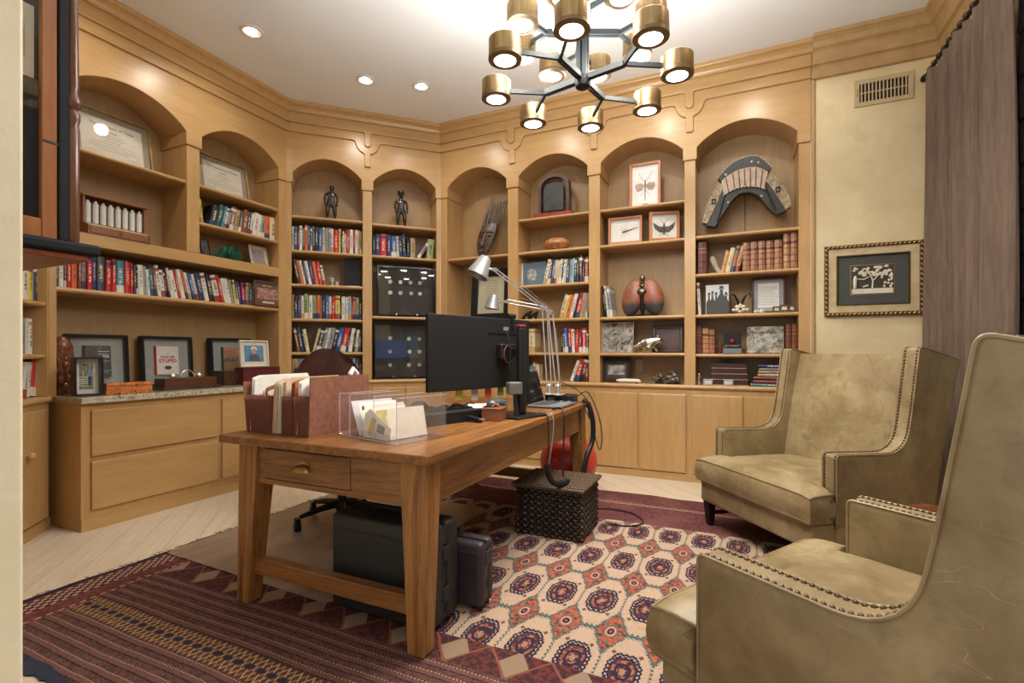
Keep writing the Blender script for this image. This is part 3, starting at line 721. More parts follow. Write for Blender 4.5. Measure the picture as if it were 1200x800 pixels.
def armchair(label, x, y, fdir, W=.90):
    "local frame: y = 0 at the arm fronts, y grows to the back; x = 0 at the middle"
    a = math.atan2(fdir[1], fdir[0]); rot = a + math.pi/2
    root = bpy.data.objects.new('wing_armchair', None); COL.objects.link(root); root.location = (x, y, 0); root.rotation_euler = (0, 0, rot)
    tag(root, label, 'armchair', 'pair of tan leather wing armchairs')
    T_ = .085; h = W/2; L = M['leather']
    prof = [(0, .26), (0, .612, .02), (.425, .600, .13), (.463, .80), (.515, 1.14, .025), (.785, 1.07, .03), (.66, .55), (.60, .26)]
    sp = smooth_path(prof, n=7)
    for s_ in (-1, 1):
        x0, x1 = (s_*h, s_*(h-T_)) if s_ < 0 else (s_*(h-T_), s_*h)
        MB().plate(sp, x0, x1, 'yz').build('side_wing', L, root, bevel=.010, seg=3, smooth=True)
        # piping and nailheads follow the front edge, on both edges of the band
        path = [q for q in sp if True][1:-2]
        i1 = max(range(len(sp)), key=lambda i: sp[i][1]); run = sp[0:i1+6]
        pts = []
        acc = 0; step = .0165; last = Vector((run[0][0], run[0][1], 0)); carry = 0
        for k in range(1, len(run)):
            p = Vector((run[k-1][0], run[k-1][1], 0)); q = Vector((run[k][0], run[k][1], 0)); ln = (q-p).length
            if ln < 1e-6: continue
            t = (q-p)/ln; s0 = carry
            while s0 < ln:
                c = p+t*s0; nrm_ = Vector((-t.y, t.x, 0))
                pts.append((c, nrm_)); s0 += step
            carry = s0-ln
        mb = MB(); pm = MB()
        for xe, sd in ((x0+.013, -1), (x1-.013, 1)):
            for c, nn in pts:
                mb.ball((xe, c.x+nn.x*.0005, c.y+nn.y*.0005), .0062, 7, 4)
        mb.build('nailhead_trim', M['nail'], root, smooth=True, kind='stuff')
        for xe in (x0+.003, x1-.003): pm.tube([(xe, q[0]+.002*0, q[1]) for q in run], .0045, 6)
        pm.build('piping', L, root, smooth=True)
    # inner back, outer back
    b0, b1 = -(h-T_)-.004, (h-T_)+.004
    mb = MB(); n = 10
    fr_, bk = [], []
    for j in range(n+1):
        t = j/n; z = .40+t*.70; y0_ = .455+t*.135 - .012*math.sin(math.pi*t)
        for i in range(n+1):
            s_ = i/n; xx = b0+(b1-b0)*s_
            fr_.append((xx, y0_ - .022*(1-(2*s_-1)**2)*(1-(2*t-1)**4) + .0, z)); 
            bk.append((xx, .625+t*.13, z-.02*t))
    K = len(fr_); mb.v = fr_+bk
    for j in range(n):
        for i in range(n):
            a_ = j*(n+1)+i; mb.f += [(a_, a_+1, a_+n+2, a_+n+1), (K+a_, K+a_+n+1, K+a_+n+2, K+a_+1)]; mb.fm += [0, 0]
    ed = [i for i in range(n+1)] + [j*(n+1)+n for j in range(1, n+1)] + [n*(n+1)+i for i in range(n-1, -1, -1)] + [j*(n+1) for j in range(n-1, 0, -1)]
    for k in range(len(ed)): k2 = (k+1) % len(ed); mb.f.append((ed[k], K+ed[k], K+ed[k2], ed[k2])); mb.fm.append(0)
    mb.build('backrest', L, root, smooth=True)
    cb, pp, pb = cushion(-(h-.012), h-.012, -.145, .02, .30, .445, .012, n=10)
    # one seat cushion with its ears in front of the arms
    mb, pipe, pipb = cushion(-(h-T_-.004), h-T_-.004, -.15, .50, .285, .435, .035)
    # T shape: widen the part in front of the arms
    w_in = h-T_-.004; w_out = h-.01
    def widen(p): 
        if p[1] < -.008: return (p[0]*w_out/w_in, -.012 if p[1] > -.045 else p[1], p[2])
        return (p[0], -.0075, p[2]) if p[1] < .03 else p
    mb.v = [widen(p) for p in mb.v]; pipe = [widen(p) for p in pipe]; pipb = [widen(p) for p in pipb]
    se = mb.build('seat_cushion', L, root, smooth=True)
    pm = MB().tube(pipe, .005, 6, closed=True); pm.tube([(q[0]*1.004, q[1], q[2]+.012) for q in pipb], .005, 6, closed=True); pm.build('piping', L, root, smooth=True)
    MB().box(-(h-.012), h-.012, -.125, .56, .150, .287).build('seat_frame', L, root, bevel=.018, seg=3, smooth=True)
    MB().box(-(h), h, .0, .595, .150, .27).build('lower_side', L, root, bevel=.012, seg=2, smooth=True)
    dk = plain('espresso_leg', (.012, .008, .007), .3)
    for sx in (-1, 1):
        xo = sx*(h-.055)
        MB().hexa([(xo-.018, -.10, .0), (xo+.018, -.10, .0), (xo+.018, -.064, .0), (xo-.018, -.064, .0)], [(xo-.028, -.115, .155), (xo+.028, -.115, .155), (xo+.028, -.058, .155), (xo-.028, -.058, .155)]).build('leg', dk, root, bevel=.002)
        MB().hexa([(xo-.018, .56, .0), (xo+.018, .56, .0), (xo+.018, .60, .0), (xo-.018, .60, .0)], [(xo-.026, .515, .155), (xo+.026, .515, .155), (xo+.026, .57, .155), (xo-.026, .57, .155)]).build('leg', dk, root, bevel=.002)
        MB().box(xo-.010, xo+.010, -.07, .56, .065, .090).build('stretcher', dk, root, bevel=.002)
    MB().box(-(h-.06), h-.06, .20, .22, .066, .088).build('stretcher', dk, root, bevel=.002)
    for o in list(root.children):
        if o.name.split('.')[0] in ('leg',): pass
    root.location.z = .012
    return root
def cam_room(X, Y): return c2r(X, Y)
f1c = Vector((-.972, -.235)).normalized(); e1c = Vector((-f1c.y, f1c.x)) * -1     # e: from the near arm to the far arm
e1c = Vector((-.235, .972))
near1 = Vector((1.560, 2.345)); mid1 = near1 + e1c*.455
p = cam_room(*mid1); f1 = Vector(cam_room(*f1c))
chair1 = armchair('tan leather wing armchair farther back, facing the desk, beside the bookcase', p[0], p[1], f1, .91)
f2c = Vector((-.548, .836)).normalized(); e2c = Vector((.836, .548)).normalized()
near2 = Vector((.458, 1.209)); mid2 = near2 + e2c*.445
p = cam_room(*mid2); f2 = Vector(cam_room(*f2c))
chair2 = armchair('tan leather wing armchair nearest the lens, seen from its side', p[0], p[1], f2, .89)
# side table between the chairs
p = cam_room(1.70, 1.80)
st = thing('side_table', 'small round table with a reddish burl top between the armchairs', 'table', x=p[0], y=p[1], z=.0095)
MB().lathe([(.0, .455), (.235, .455), (.25, .462), (.25, .474), (.24, .48), (.0, .48)][1:5], n=36).build('tabletop', mottled('red_burl', [(.12,.035,.016), (.24,.08,.03), (.05,.014,.008)], 22, .2, detail=6, dist=1), st, smooth=True)
MB().lathe([(.02, .06), (.03, .10), (.02, .2), (.035, .35), (.02, .42), (.06, .455)], n=16).build('pedestal', M['mahogany'], st, smooth=True)
MB().lathe([(.17, .0), (.17, .02), (.05, .045), (.02, .07)], n=24).build('base', M['mahogany'], st, smooth=True)
# ---------------------------------------------------------------- books
def book_mat(name, rough, leath=False):
    m, nt, b = newmat(name, rough)
    oi = nt.nodes.new('ShaderNodeObjectInfo'); tc = nt.nodes.new('ShaderNodeTexCoord'); sx = nt.nodes.new('ShaderNodeSeparateXYZ')
    nt.links.new(tc.outputs['Object'], sx.inputs[0])
    x, y, z = (E(nt, sx.outputs[i]) for i in range(3)); rd = E(nt, oi.outputs['Random']); col = E(nt, oi.outputs['Color'])
    sc = nt.nodes.new('ShaderNodeSeparateColor'); nt.links.new(col.k, sc.inputs[0])
    lum = E(nt, sc.outputs[0])*.3 + E(nt, sc.outputs[1])*.6 + E(nt, sc.outputs[2])*.1
    ink = mixc(nt, lum.gt(.22), (.72, .66, .52), (.05, .04, .05))
    alt = mixc(nt, (rd*7.0).frac().gt(.5), mixc(nt, lum.gt(.3), (.65, .60, .52), (.30, .05, .04)), mixc(nt, lum.gt(.3), (.03, .05, .12), (.45, .30, .12)))
    k = col
    if not leath:
        band = z.lt(.24) * (rd*3.0).frac().gt(.62)
        k = mixc(nt, band, k, alt)
        k = mixc(nt, (z - .86).abs().lt(.05) * (rd*11.0).frac().gt(.6), k, alt)
    cv = nt.nodes.new('ShaderNodeCombineXYZ')
    for i, q in enumerate((x * 2.4 + rd * 40, rd * 17, z * 52)): nt.links.new(q.k, cv.inputs[i])
    gl = noise(nt, cv.outputs[0], 1.0, 1)
    zone = (x - .5).abs().lt(.19) * (z - .56 + (rd*5.0).frac()*.1).abs().lt(.25) * y.lt(.12)
    k = mixc(nt, gl.gt(.52) * zone, k, ink) if not leath else mixc(nt, ((z*5.2).frac()).lt(.10), k, (.06, .02, .012))
    if leath:
        k = mixc(nt, (z - .74).abs().lt(.055) * y.lt(.15), k, (.13, .03, .02)); k = mixc(nt, ((z - .74).abs() - .055).abs().lt(.006), k, (.55, .38, .15))
        nn = noise(nt, tc.outputs['Object'], 6, 5); k = mixc(nt, contrast(nn, .45, .7)*.5, k, (.09, .03, .015))
    nt.links.new(k.k, b.inputs['Base Color']); return m
M['book'] = book_mat('book_cover_print', .42); M['old_book'] = book_mat('gilt_leather_binding', .38, True)
cov = MB().plate([(0,1),(0,.07),(.12,.02),(.5,0),(.88,.02),(1,.07),(1,1),(.93,1),(.93,.10),(.07,.10),(.07,1)], 0, 1, 'xy').build('book', M['book'])
pgs = MB().box(.07, .93, .085, .975, .018, .982).build('page_block', M['page'])
oc = MB().plate([(0,1),(0,.10),(.10,.03),(.5,0),(.90,.03),(1,.10),(1,1),(.93,1),(.93,.12),(.07,.12),(.07,1)], 0, 1, 'xy')
for zz in (.06, .22, .40, .58, .86): oc.plate([(-.02,.11),(.08,.005),(.5,-.025),(.92,.005),(1.02,.11)], zz-.012, zz+.012, 'xy')
ocv = oc.build('leather_book', M['old_book'])
MESH_BOOK, MESH_PAGE, MESH_OLD = cov.data, pgs.data, ocv.data
for o in (cov, pgs, ocv): bpy.data.objects.remove(o)
CO = {'w': ((.66,.64,.58),'white'), 'c': ((.62,.52,.34),'cream'), 'r': ((.50,.018,.018),'red'), 'k': ((.014,.014,.016),'black'), 'n': ((.02,.035,.10),'navy'),
      'b': ((.03,.11,.36),'blue'), 'g': ((.25,.31,.11),'olive green'), 'G': ((.02,.09,.06),'dark green'), 'o': ((.62,.14,.035),'orange'), 'y': ((.66,.53,.09),'yellow'),
      'p': ((.06,.035,.20),'purple'), 'm': ((.33,.012,.13),'magenta'), 't': ((.035,.20,.26),'teal'), 's': ((.27,.28,.28),'grey'), 'S': ((.065,.068,.07),'charcoal'),
      'B': ((.22,.065,.03),'brown'), 'd': ((.17,.02,.018),'maroon'), 'l': ((.24,.42,.56),'pale blue'), 'T': ((.38,.27,.15),'tan'), 'P': ((.58,.20,.20),'pink'), 'u': ((.32,.22,.34),'mauve'), 'L': ((.40,.185,.095),'tan'), 'D': ((.15,.045,.035),'maroon'), 'H': ((.52,.27,.11),'honey')}
ORD = ['zeroth','first','second','third','fourth','fifth','sixth','seventh','eighth','ninth','tenth','eleventh','twelfth','thirteenth','fourteenth','fifteenth','sixteenth','seventeenth','eighteenth','nineteenth']
def ordn(n):
    if n < 20: return ORD[n]
    tens = {2: 'twenty', 3: 'thirty', 4: 'forty', 5: 'fifty', 6: 'sixty'}
    return (tens[n//10] + '-' + ORD[n % 10]) if n % 10 else {2: 'twentieth', 3: 'thirtieth', 4: 'fortieth', 5: 'fiftieth', 6: 'sixtieth'}[n//10]
rb = random.Random(11)
counter = {}
def one_book(fr, x, d, z, t, h, lean, c, label, group, dep=None, old=False, lay=False, turn=0):
    dep = dep or min(.24, h*.72)
    o = bpy.data.objects.new('leather_book' if old else 'book', MESH_OLD if old else MESH_BOOK); COL.objects.link(o)
    o.scale = (t, dep, h); o.color = (*c, 1)
    a = R(lean)
    if lay:     # lying flat, spine to the room: thickness goes up
        o.rotation_mode = 'QUATERNION'
        o.rotation_quaternion = (Matrix.Rotation(fr.a + R(turn), 4, 'Z') @ Matrix.Rotation(R(90), 4, 'Y')).to_quaternion()
        o.location = fr.w(x, d, z + t)
    else:
        ox = x if lean <= 0 else x + t/math.cos(a) - t*math.cos(a)
        oz = z if lean <= 0 else z + t*math.sin(a)
        o.rotation_mode = 'QUATERNION'
        o.rotation_quaternion = (Matrix.Rotation(fr.a + R(turn), 4, 'Z') @ Matrix.Rotation(a, 4, 'Y')).to_quaternion()
        o.location = fr.w(ox, d, oz)
    tag(o, label, 'book', group)
    p = bpy.data.objects.new('page_block', MESH_PAGE); COL.objects.link(p); p.parent = o
    return o
def row(fr, z, ua, ub, toks, where, d=.05, old=False, side='left'):
    ts = []
    for t in toks.split():
        q = t.split('/'); ts.append((q[0][0], float(q[0][1:]), float(q[1]), float(q[2]) if len(q) > 2 else 0))
    tot = sum(t[1] for t in ts); u = ua
    n0 = counter.get(where, 0)
    for i, (c, wd, h, lean) in enumerate(ts):
        u2 = u + wd*(ub-ua)/tot; x0, x1 = fr.x(u, d), fr.x(u2, d); t = (x1-x0)*math.cos(R(lean)) - .0008
        cc, cn = CO[c]; j = 1 + (rb.random()-.5)*.12; n0 += 1
        thick = 'thin ' if t < .017 else 'thick ' if t > .042 else ''
        ln = ' leaning' if abs(lean) > 5 else ''
        kind = 'leather book' if old else 'book'
        one_book(fr, x0, d + rb.random()*.012, z+.0006, max(.006, t), h, lean, tuple(min(1, q*j) for q in cc), f'{thick}{cn}{ln} {kind}, {ordn(n0)} from left {where}', 'books ' + where, old=old)
        u = u2
    counter[where] = n0
W = 'on long shelf above granite'
row(F1, 1.55, 66.5, 163, "k3/.20 w6/.215 S3/.20 r5.5/.225 o7/.225 B4.5/.22 s5.5/.235 r6.5/.25 p5/.25 S9.5/.24 r7/.225 r5/.24 t9.5/.235 r7/.235 r3.5/.23 S3/.22 k2/.2", W)
row(F1, 1.55, 163, 199, "w7/.225/-2 s4/.22/-2 w4/.2/-4 t4/.21/-5 B4/.21/-6 w5/.24/-7 w5/.21/-8 k3/.21/-9", W)
row(F1, 1.55, 199, 289, "B3/.23/-10 w4/.235/-11 w6/.22/-12 r3.5/.235/-12 w6/.235/-12 o4/.235/-12 w5/.22/-13 b4/.22/-13 w4/.215/-13 n8/.23/-12 w6.5/.235/-12 k7/.22/-12 w8/.23/-12 r4/.235/-13 w5/.215/-12 w5/.22/-12 s4/.215/-11 y3/.215/-9 G3/.2/-8 p3/.2/-7 m5/.2/-5", W)
row(F1, 1.55, 289, 299, "T4/.205 S4/.2 s3/.2", W)
W = 'on shelf below second diploma'
row(F1, 2.197, 233.8, 240, "s2/.17/-5 y3.5/.20/-7", W)
row(F1, 2.197, 246, 325.5, "k7/.18/13 G6/.2/13 t3/.2/12 w3/.19/12 s3/.19/12 B6/.215/10 T5/.2/9 S3/.2/9 B6/.215/9 S4/.21/8 w3/.2/8 w6/.22/8 w3/.21/6 s5/.21/4 o6/.215 c8/.22", W)
row(F0, 1.44, 24, 47, "k3/.2 w6/.22 y5/.22 n5/.23", 'on far left upper shelf')
row(F0, 1.11, 26, 41, "s5/.22 w2/.22 T1.5/.22 w4/.22", 'on far left middle shelf')
row(F0, .84, 24, 54, "b5/.22/5 w5/.22/6 o2/.2/8 w5/.22/8 r10/.235/8 w8/.2", 'on far left counter')
W = 'on shelf under first carved figure'
row(F2, 2.134, 342, 424.3, "w2.5/.235 b4/.235 d2/.23 w4/.25 s2.5/.22 o4/.26 t2.5/.255 n3/.25 s2.5/.25 k4.5/.25 b4.5/.24 c3.5/.25 s4/.25 s2.5/.255 w3.5/.245 r6/.235 y3/.25 k1.5/.2 w2.5/.225 w2/.2 r4/.25 w4.5/.25 r2/.25 w3.5/.25 c2/.25 T3/.24", W)
row(F2, 1.80, 348.5, 382, "k5/.25/-12 o4/.24/-12 w4/.24/-12 n3/.235/-12 w5/.235/-12 p4/.235/-10 o5/.235/-9 r6/.235/-9 w4/.2/-10", 'beside glass ornament, angled bookcase')
row(F2, 1.458, 342, 424.3, "T2.5/.24 k4.5/.22 p3.5/.24 w3.5/.23 g5.5/.25 w5/.235 g4/.235 o4.5/.24 P2/.235 k4/.235 b4/.24 w3.5/.23 r4/.23 y6/.24 k1.5/.2 w4.5/.235 w3/.23 l4/.24 r2/.235 T3/.235 T4/.23 k3.5/.23", 'on middle shelf, angled bookcase')
W = 'on shelf behind office chair'
row(F2, 1.125, 348.5, 363, "B5/.24/-11 n6/.25/-10 k2/.2/-8 c6/.23/-9", W)
row(F2, 1.125, 366, 423, "c4/.24/13 k7/.24/13 s4/.25/12 w4/.25/12 s6/.25/12 k5/.25/12 b7/.25/12 r8/.25/12 k3/.22/10 w6/.245/9 k3/.2/6 w5/.23/6 S4/.2/3", W)
W = 'on counter behind office chair'
row(F2, .84, 342, 366, "T6/.22 s6/.22 c6/.21", W); row(F2, .84, 409, 424, "k4/.22 l3/.22 S4/.22 k3/.22", W)
W = 'under second carved figure'
row(F2, 2.134, 437, 480, "n3/.2 n5.5/.225 r7.5/.235 n5/.225 b6.5/.22 w3/.22/-2 n4/.23/-3 k4.5/.255/-4 k3/.215", W)
row(F2, 2.134, 481, 487, "T6/.215", W); row(F2, 2.134, 487.5, 492.5, "u3/.2/33", W); row(F2, 2.134, 500, 508, "g8/.215/4", W)
W = 'beside blue art book'
row(F3, 1.795, 635, 689.5, "w5/.25/14 B3/.24/12 n2/.24/10 b3/.24/9 c4/.235/7 c3.5/.23/6 w3/.24/6 k1/.2/5 w3/.235/6 w2/.235/6 n4/.23/5 s2.5/.23/4 l4/.235/4 k3.5/.24/2 k3/.25/1 k5/.26 d2/.2 d5.5/.24", W)
row(F3, 1.455, 654, 689.5, "c6/.235/16 y3/.23/16 o5/.23/15 w5/.24/15 k2/.2/14 r7/.24/14 T5/.24/10 T3/.235/8 s3/.235/6 d2/.235/4", 'on shelf right of lamp joint')
W = 'right of lamp post, upper'
row(F3, 1.12, 619, 626, "c6/.24", 'left of lamp post'); row(F3, 1.12, 657, 689.5, "k3/.22 G1.5/.2 b5/.24/-4 r5/.235/-3 w4/.225/-3 r5/.225 d4/.23 r6/.235 n3/.2", W)
row(F3, .84, 620, 631, "t4/.15 T3/.18 c4/.16", 'low, left of lamp post'); row(F3, .84, 667, 689, "w3/.21/20 r5/.225/17 k5/.23/13 d3/.18/3", 'low, right of lamp post')
row(F3, 1.452, 709, 718, "k2/.29/-7 w2.5/.30/-7 s4/.29/-7", 'left of red lobed sculpture')
W = 'on shelf under the saddle'
row(F3, 1.80, 817, 829, "D12/.28", W, old=True)
row(F3, 1.80, 844, 866, "H3.5/.19/13 c4/.21/13 L3.5/.225/13 H3.5/.22/13", W)
row(F3, 1.80, 870, 917.5, "L8/.245 L8/.245 L8/.245 L8.5/.245 L9/.245", W, old=True)
row(F3, 1.80, 918, 935, "H7.5/.29 L8/.29", W, old=True)
row(F3, 1.448, 818, 822, "w3/.28/-3", 'left of black and white photo block')
W = 'on shelf with jewelled frame'
row(F3, 1.11, 815, 838, "D8/.235 H8/.22 L7/.21", W, old=True); row(F3, 1.11, 839, 846, "k3/.09 d4/.11", W, old=True); row(F3, 1.11, 921, 935, "B6/.24 B6/.24", W, old=True)
x = F3.x(881, .05)
for i, (c, ln, t, dx_) in enumerate((('t', .30, .022, -.01), ('d', .26, .030, .012), ('d', .26, .030, .012), ('c', .25, .022, .045), ('T', .25, .026, .05), ('s', .24, .022, .055), ('n', .24, .03, .048))):
    z = .84 + sum((.022, .030, .030, .022, .026, .022, .03)[:i])
    one_book(F3, x+dx_, .05, z+.0006, t-.0008, ln, 0, CO[c][0], f'{CO[c][1]} book lying flat, {ordn(i+1)} up in the stack on the right counter', 'stack of flat books', lay=True, dep=.19, old=(c == 'd'))

# ---------------------------------------------------------------- framed things
def prt(name, c, rough=.8): return plain(name, c, rough)
def pic(name, label, cat, fr, u0, u1, z, h, d, fm, ft, fd, mm, mt, pm, tilt=-7, turn=0, glass=True, group=None, x0=None, wdt=None, mtb=None):
    if x0 is None: x0, x1 = fr.x(u0, d), fr.x(u1, d); wdt = x1-x0
    w2 = wdt/2; t = thing(name, label, cat, fr, x0+w2, d+fd, z+.0006+ (fd*abs(math.sin(R(tilt)))), turn, group, tilt)
    MB().ring(-w2, w2, 0, h, ft, -fd, 0).build('frame', fm, t, bevel=min(.003, ft*.2))
    MB().box(-w2+ft*.5, w2-ft*.5, -fd*.25, -.001, ft*.5, h-ft*.5).build('mat_board', mm, t)
    if pm is not None: MB().box(-w2+ft+mt, w2-ft-mt, -fd*.25-.0012, -fd*.25, ft+(mtb or mt), h-ft-(mtb or mt)).build('print', pm, t)
    if glass: MB().box(-w2+ft, w2-ft, -fd*.80, -fd*.80+.0015, ft, h-ft).build('glass', M['glass'], t)
    t['w'] = w2; t['y'] = -fd*.25-.0016
    return t
def bars(t, lines, mat, y=None, name='writing_lines'):
    mb = MB()
    for x0, x1, z, th in lines: mb.box(x0, x1, (y or t['y'])-.0006, (y or t['y']), z, z+th)
    return mb.build(name, mat, t)
gold = mottled('antique_gold_frame', [(.36,.24,.09), (.52,.37,.16)], 30, .35, .6)
khaki = plain('khaki_mat_board', (.30, .26, .19), .85)
parch = mottled('parchment', [(.62,.58,.48), (.70,.66,.56)], 4, .75)
for i, (u0, u1, z, h, bay) in enumerate(((87, 181, 2.50, .40, 'left'), (235, 294, 2.505, .37, 'right'))):
    t = pic('framed_diploma', f'framed diploma with a tan mat on the top shelf of the {bay} left-wall bay', 'diploma', F1, u0, u1, z, h, .20, gold, .012, .03, khaki, .045, parch, tilt=-9)
    w2 = t['w']
    text('The University of Texas', .030, M['ink'], t, 0, t['y'], h*.74); text('at Austin', .018, M['ink'], t, 0, t['y'], h*.64)
    rr = random.Random(i); ls = []
    for k, zz in enumerate((.57, .52, .46, .40, .35, .31, .27)):
        wl = (.25, .32, .20, .55, .6, .6, .4)[k]*w2
        x = -wl
        while x < wl: q = .008+rr.random()*.02; ls.append((x, min(wl, x+q), h*zz, .003)); x += q+.006
    ls += [(-.7*w2, -.35*w2, h*.2, .002), (.35*w2, .7*w2, h*.2, .002)]
    bars(t, ls, plain('faded_ink', (.20,.18,.15), .8))
blackf = plain('black_frame_lacquer', (.012,.014,.018), .3); greym = plain('pale_grey_backing', (.33,.36,.35), .8)
sb = []
for i, (u0, u1, nm) in enumerate(((80, 153, 'holding a charcoal book, behind the small photo'), (168, 228, 'holding a white book titled STUPID'), (249, 297, 'holding a tan book titled KEYS'))):
    zt = (.405, .405, .405)[i]
    t = pic('shadow_box', 'black shadow box frame ' + nm, 'frame', F1, u0, u1, .84, zt, .20, blackf, .022, .055, greym, .0, None, tilt=-4)
    w2 = t['w']; bw = (.088, .095, .085)[i]; bh = .23
    cc = ((.035,.038,.042), (.72,.70,.66), (.33,.24,.15))[i]; sp = ((.02,.02,.02), (.45,.01,.02), (.05,.035,.025))[i]
    bk = MB().box(-bw*.9, bw*.9, -.040, -.016, .095, .095+bh).build('mounted_book', plain(f'mounted_cover_{i}', cc, .5), t, bevel=.0015)
    MB().box(-bw*.9-.006, -bw*.9+.001, -.040, -.016, .095, .095+bh).build('book_spine', plain(f'mounted_spine_{i}', sp, .5), bk)
    if i == 0:
        bars(t, [(.0, .07, .28, .004), (.0, .06, .26, .003), (.02, .07, .21, .002), (.0, .075, .14, .002), (.0, .06, .125, .002)], M['white'], -.0402)
        text('THE', .022, M['white'], t, .045, -.0404, .245, bold=.0006)
    if i == 1:
        text('THE', .012, M['ink'], t, 0, -.0404, .262); text('ROAD LESS', .021, M['ink'], t, 0, -.0404, .238, bold=.0008); text('STUPID', .042, plain('red_print', (.5,.01,.04), .6), t, 0, -.0404, .205, bold=.0014)
        MB().ball((0, -.041, .150), (.028, .001, .016), 16, 8).build('cover_emblem', M['ink'], bk)
    if i == 2:
        text('KEYS', .056, plain('rust_print', (.60,.04,.02), .6), t, -.015, -.0404, .275, bold=.0016); text('TO THE', .014, M['ink'], t, -.015, -.0404, .240); text('VAULT', .048, M['ink'], t, -.010, -.0404, .205, bold=.0016)
# small photo frame in front
def photo_print(name, seed, cols, scale=14):
    return mottled(name, cols, scale, .5, detail=5, dist=.8, lo=.42, hi=.58)
t = pic('framed_photo', 'deep black frame with a photo of a person at a fence', 'frame', F1, 92, 124, .84, .245, -.23, blackf, .010, .085, M['white'], .028, photo_print('green_garden_photo', 1, [(.10,.12,.04), (.42,.42,.26), (.02,.025,.02)], 40), tilt=-2, turn=-9)
for x, c, z0, z1, w_ in ((.018, (.16,.28,.55), .12, .165, .010), (.018, (.03,.03,.04), .06, .12, .009), (.018, (.5,.3,.22), .165, .178, .006)):
    MB().box(x-w_, x+w_, t['y']-.0012, t['y']-.0006, z0, z1).build('pictured_person', plain(f'photo_tone_{c[0]}', c, .6), t)
bars(t, [(-.045, .03, .06+k*.014, .004) for k in range(5)], M['white'], name='pictured_fence')
# carved wooden head
t = thing('carved_bust', 'tall dark carved wooden head at the left end of the granite', 'sculpture', F1, F1.x(73.5, .05), .06, .8405)
Tq = Matrix.Scale(.84, 4, (1,0,0)) @ Matrix.Scale(.8, 4, (0,1,0))
mb = MB().lathe([(.055, 0), (.06, .03), (.05, .07), (.055, .12), (.045, .15), (.06, .20), (.072, .26), (.068, .32), (.05, .36), (.02, .385)], n=20)
for k, (a, z, r_) in enumerate(((-90, .24, .02), (-70, .28, .018), (-110, .28, .018), (-90, .20, .022), (-60, .10, .025), (-120, .10, .025), (-90, .05, .03), (-45, .23, .02), (-135, .23, .02), (-90, .31, .02), (-30, .16, .02), (-150, .16, .02))):
    mb.ball((.055*math.cos(R(a)), .055*math.sin(R(a)), z), (r_, r_, r_*1.2), 10, 6)
mb.build('carved_figure', mottled('polished_carving', [(.10,.028,.012), (.22,.07,.03)], 20, .18), t, smooth=True, T=Tq)
# orange burl box
burl = mottled('orange_burl', [(.52,.15,.04), (.66,.24,.075), (.14,.03,.01)], 16, .22, detail=6, dist=1.2)
xa, xb = F1.x(124, -.20), F1.x(176, -.20)
t = thing('burl_box', 'long orange burl wood box with a fitted lid on the granite', 'box', F1, (xa+xb)/2, -.17, .8405, -4)
hw = (xb-xa)/2
MB().box(-hw, hw, -.055, .055, 0, .052).build('box_body', burl, t, bevel=.002); MB().box(-hw-.001, hw+.001, -.056, .056, .054, .075).build('lid', burl, t, bevel=.003)
# antique inkstand box
xa, xb = F1.x(181, -.05), F1.x(249, -.05); hw = (xb-xa)/2
t = thing('inkstand', 'antique brown wooden inkstand box with a ring handle and silver fittings', 'box', F1, (xa+xb)/2, -.06, .8405)
MB().box(-hw, hw, -.10, .06, 0, .020).build('base', M['darkwood'], t, bevel=.004); MB().box(-hw+.02, hw-.03, -.085, .05, .020, .085).build('box_body', plain('aged_brown_wood', (.09,.034,.016), .35), t, bevel=.003)
for x in (-.07, .09): MB().ball((x, -.088, .05), .006, 8, 6).build('drawer_knob', M['dark_brass'], t)
MB().tube([(.05*math.cos(R(a))+.0, -.02, .088+.055*math.sin(R(a))) for a in range(0, 181, 15)], .005, 8).build('ring_handle', M['silver'], t, smooth=True)
for x in (-.11, .09): MB().lathe([(.022, .085), (.026, .095), (.022, .11), (.010, .118), (.004, .125)], c=(x, -.02, 0), n=16).build('inkwell', M['silver'], t, smooth=True)
# brown box with brass plate, maroon book, portrait
xa, xb = F1.x(258, -.02), F1.x(292, -.02)
t = thing('wooden_box', 'dark brown box with a square brass plate beside the maroon case', 'box', F1, (xa+xb)/2, .0, .8405)
hw = (xb-xa)/2; MB().box(-hw, hw, -.07, .08, 0, .125).build('box_body', M['darkwood'], t, bevel=.003); MB().ring(-.026, .026, .05, .10, .010, -.074, -.069).build('brass_plate', M['brass'], t)
xa, xb = F1.x(281, -.10), F1.x(324, -.10)
t = thing('maroon_case', 'maroon leather case under the small white framed portrait', 'box', F1, (xa+xb)/2, -.13, .8405)
hw = (xb-xa)/2; MB().box(-hw, hw, -.02, .10, 0, .135).build('case_body', plain('maroon_leather', (.10,.015,.018), .4), t, bevel=.004); MB().box(-hw-.002, hw+.002, -.022, .102, .137, .150).build('lid', plain('maroon_leather', (0,0,0)), t, bevel=.003)
t = pic('portrait_frame', 'small white framed portrait of a white-haired person on the maroon case', 'frame', F1, 283, 316, .991, .235, -.11, M['cream'], .012, .02, M['cream'], .034, mottled('blue_portrait_ground', [(.05,.17,.30), (.10,.30,.48)], 12, .6), tilt=-5, x0=None)
MB().ball((0, t['y'], .140), (.026, .0008, .030), 16, 10).build('pictured_face', plain('skin_print', (.55,.33,.24), .7), t)
MB().ball((0, t['y']+.0004, .158), (.031, .0008, .022), 16, 10).build('pictured_hair', M['white'], t)
MB().plate([(-.055, .048), (.055, .048), (.048, .095), (.016, .115), (-.016, .115), (-.048, .095)], t['y']-.0004, t['y']).build('pictured_coat', plain('blue_coat_print', (.07,.10,.15), .7), t)
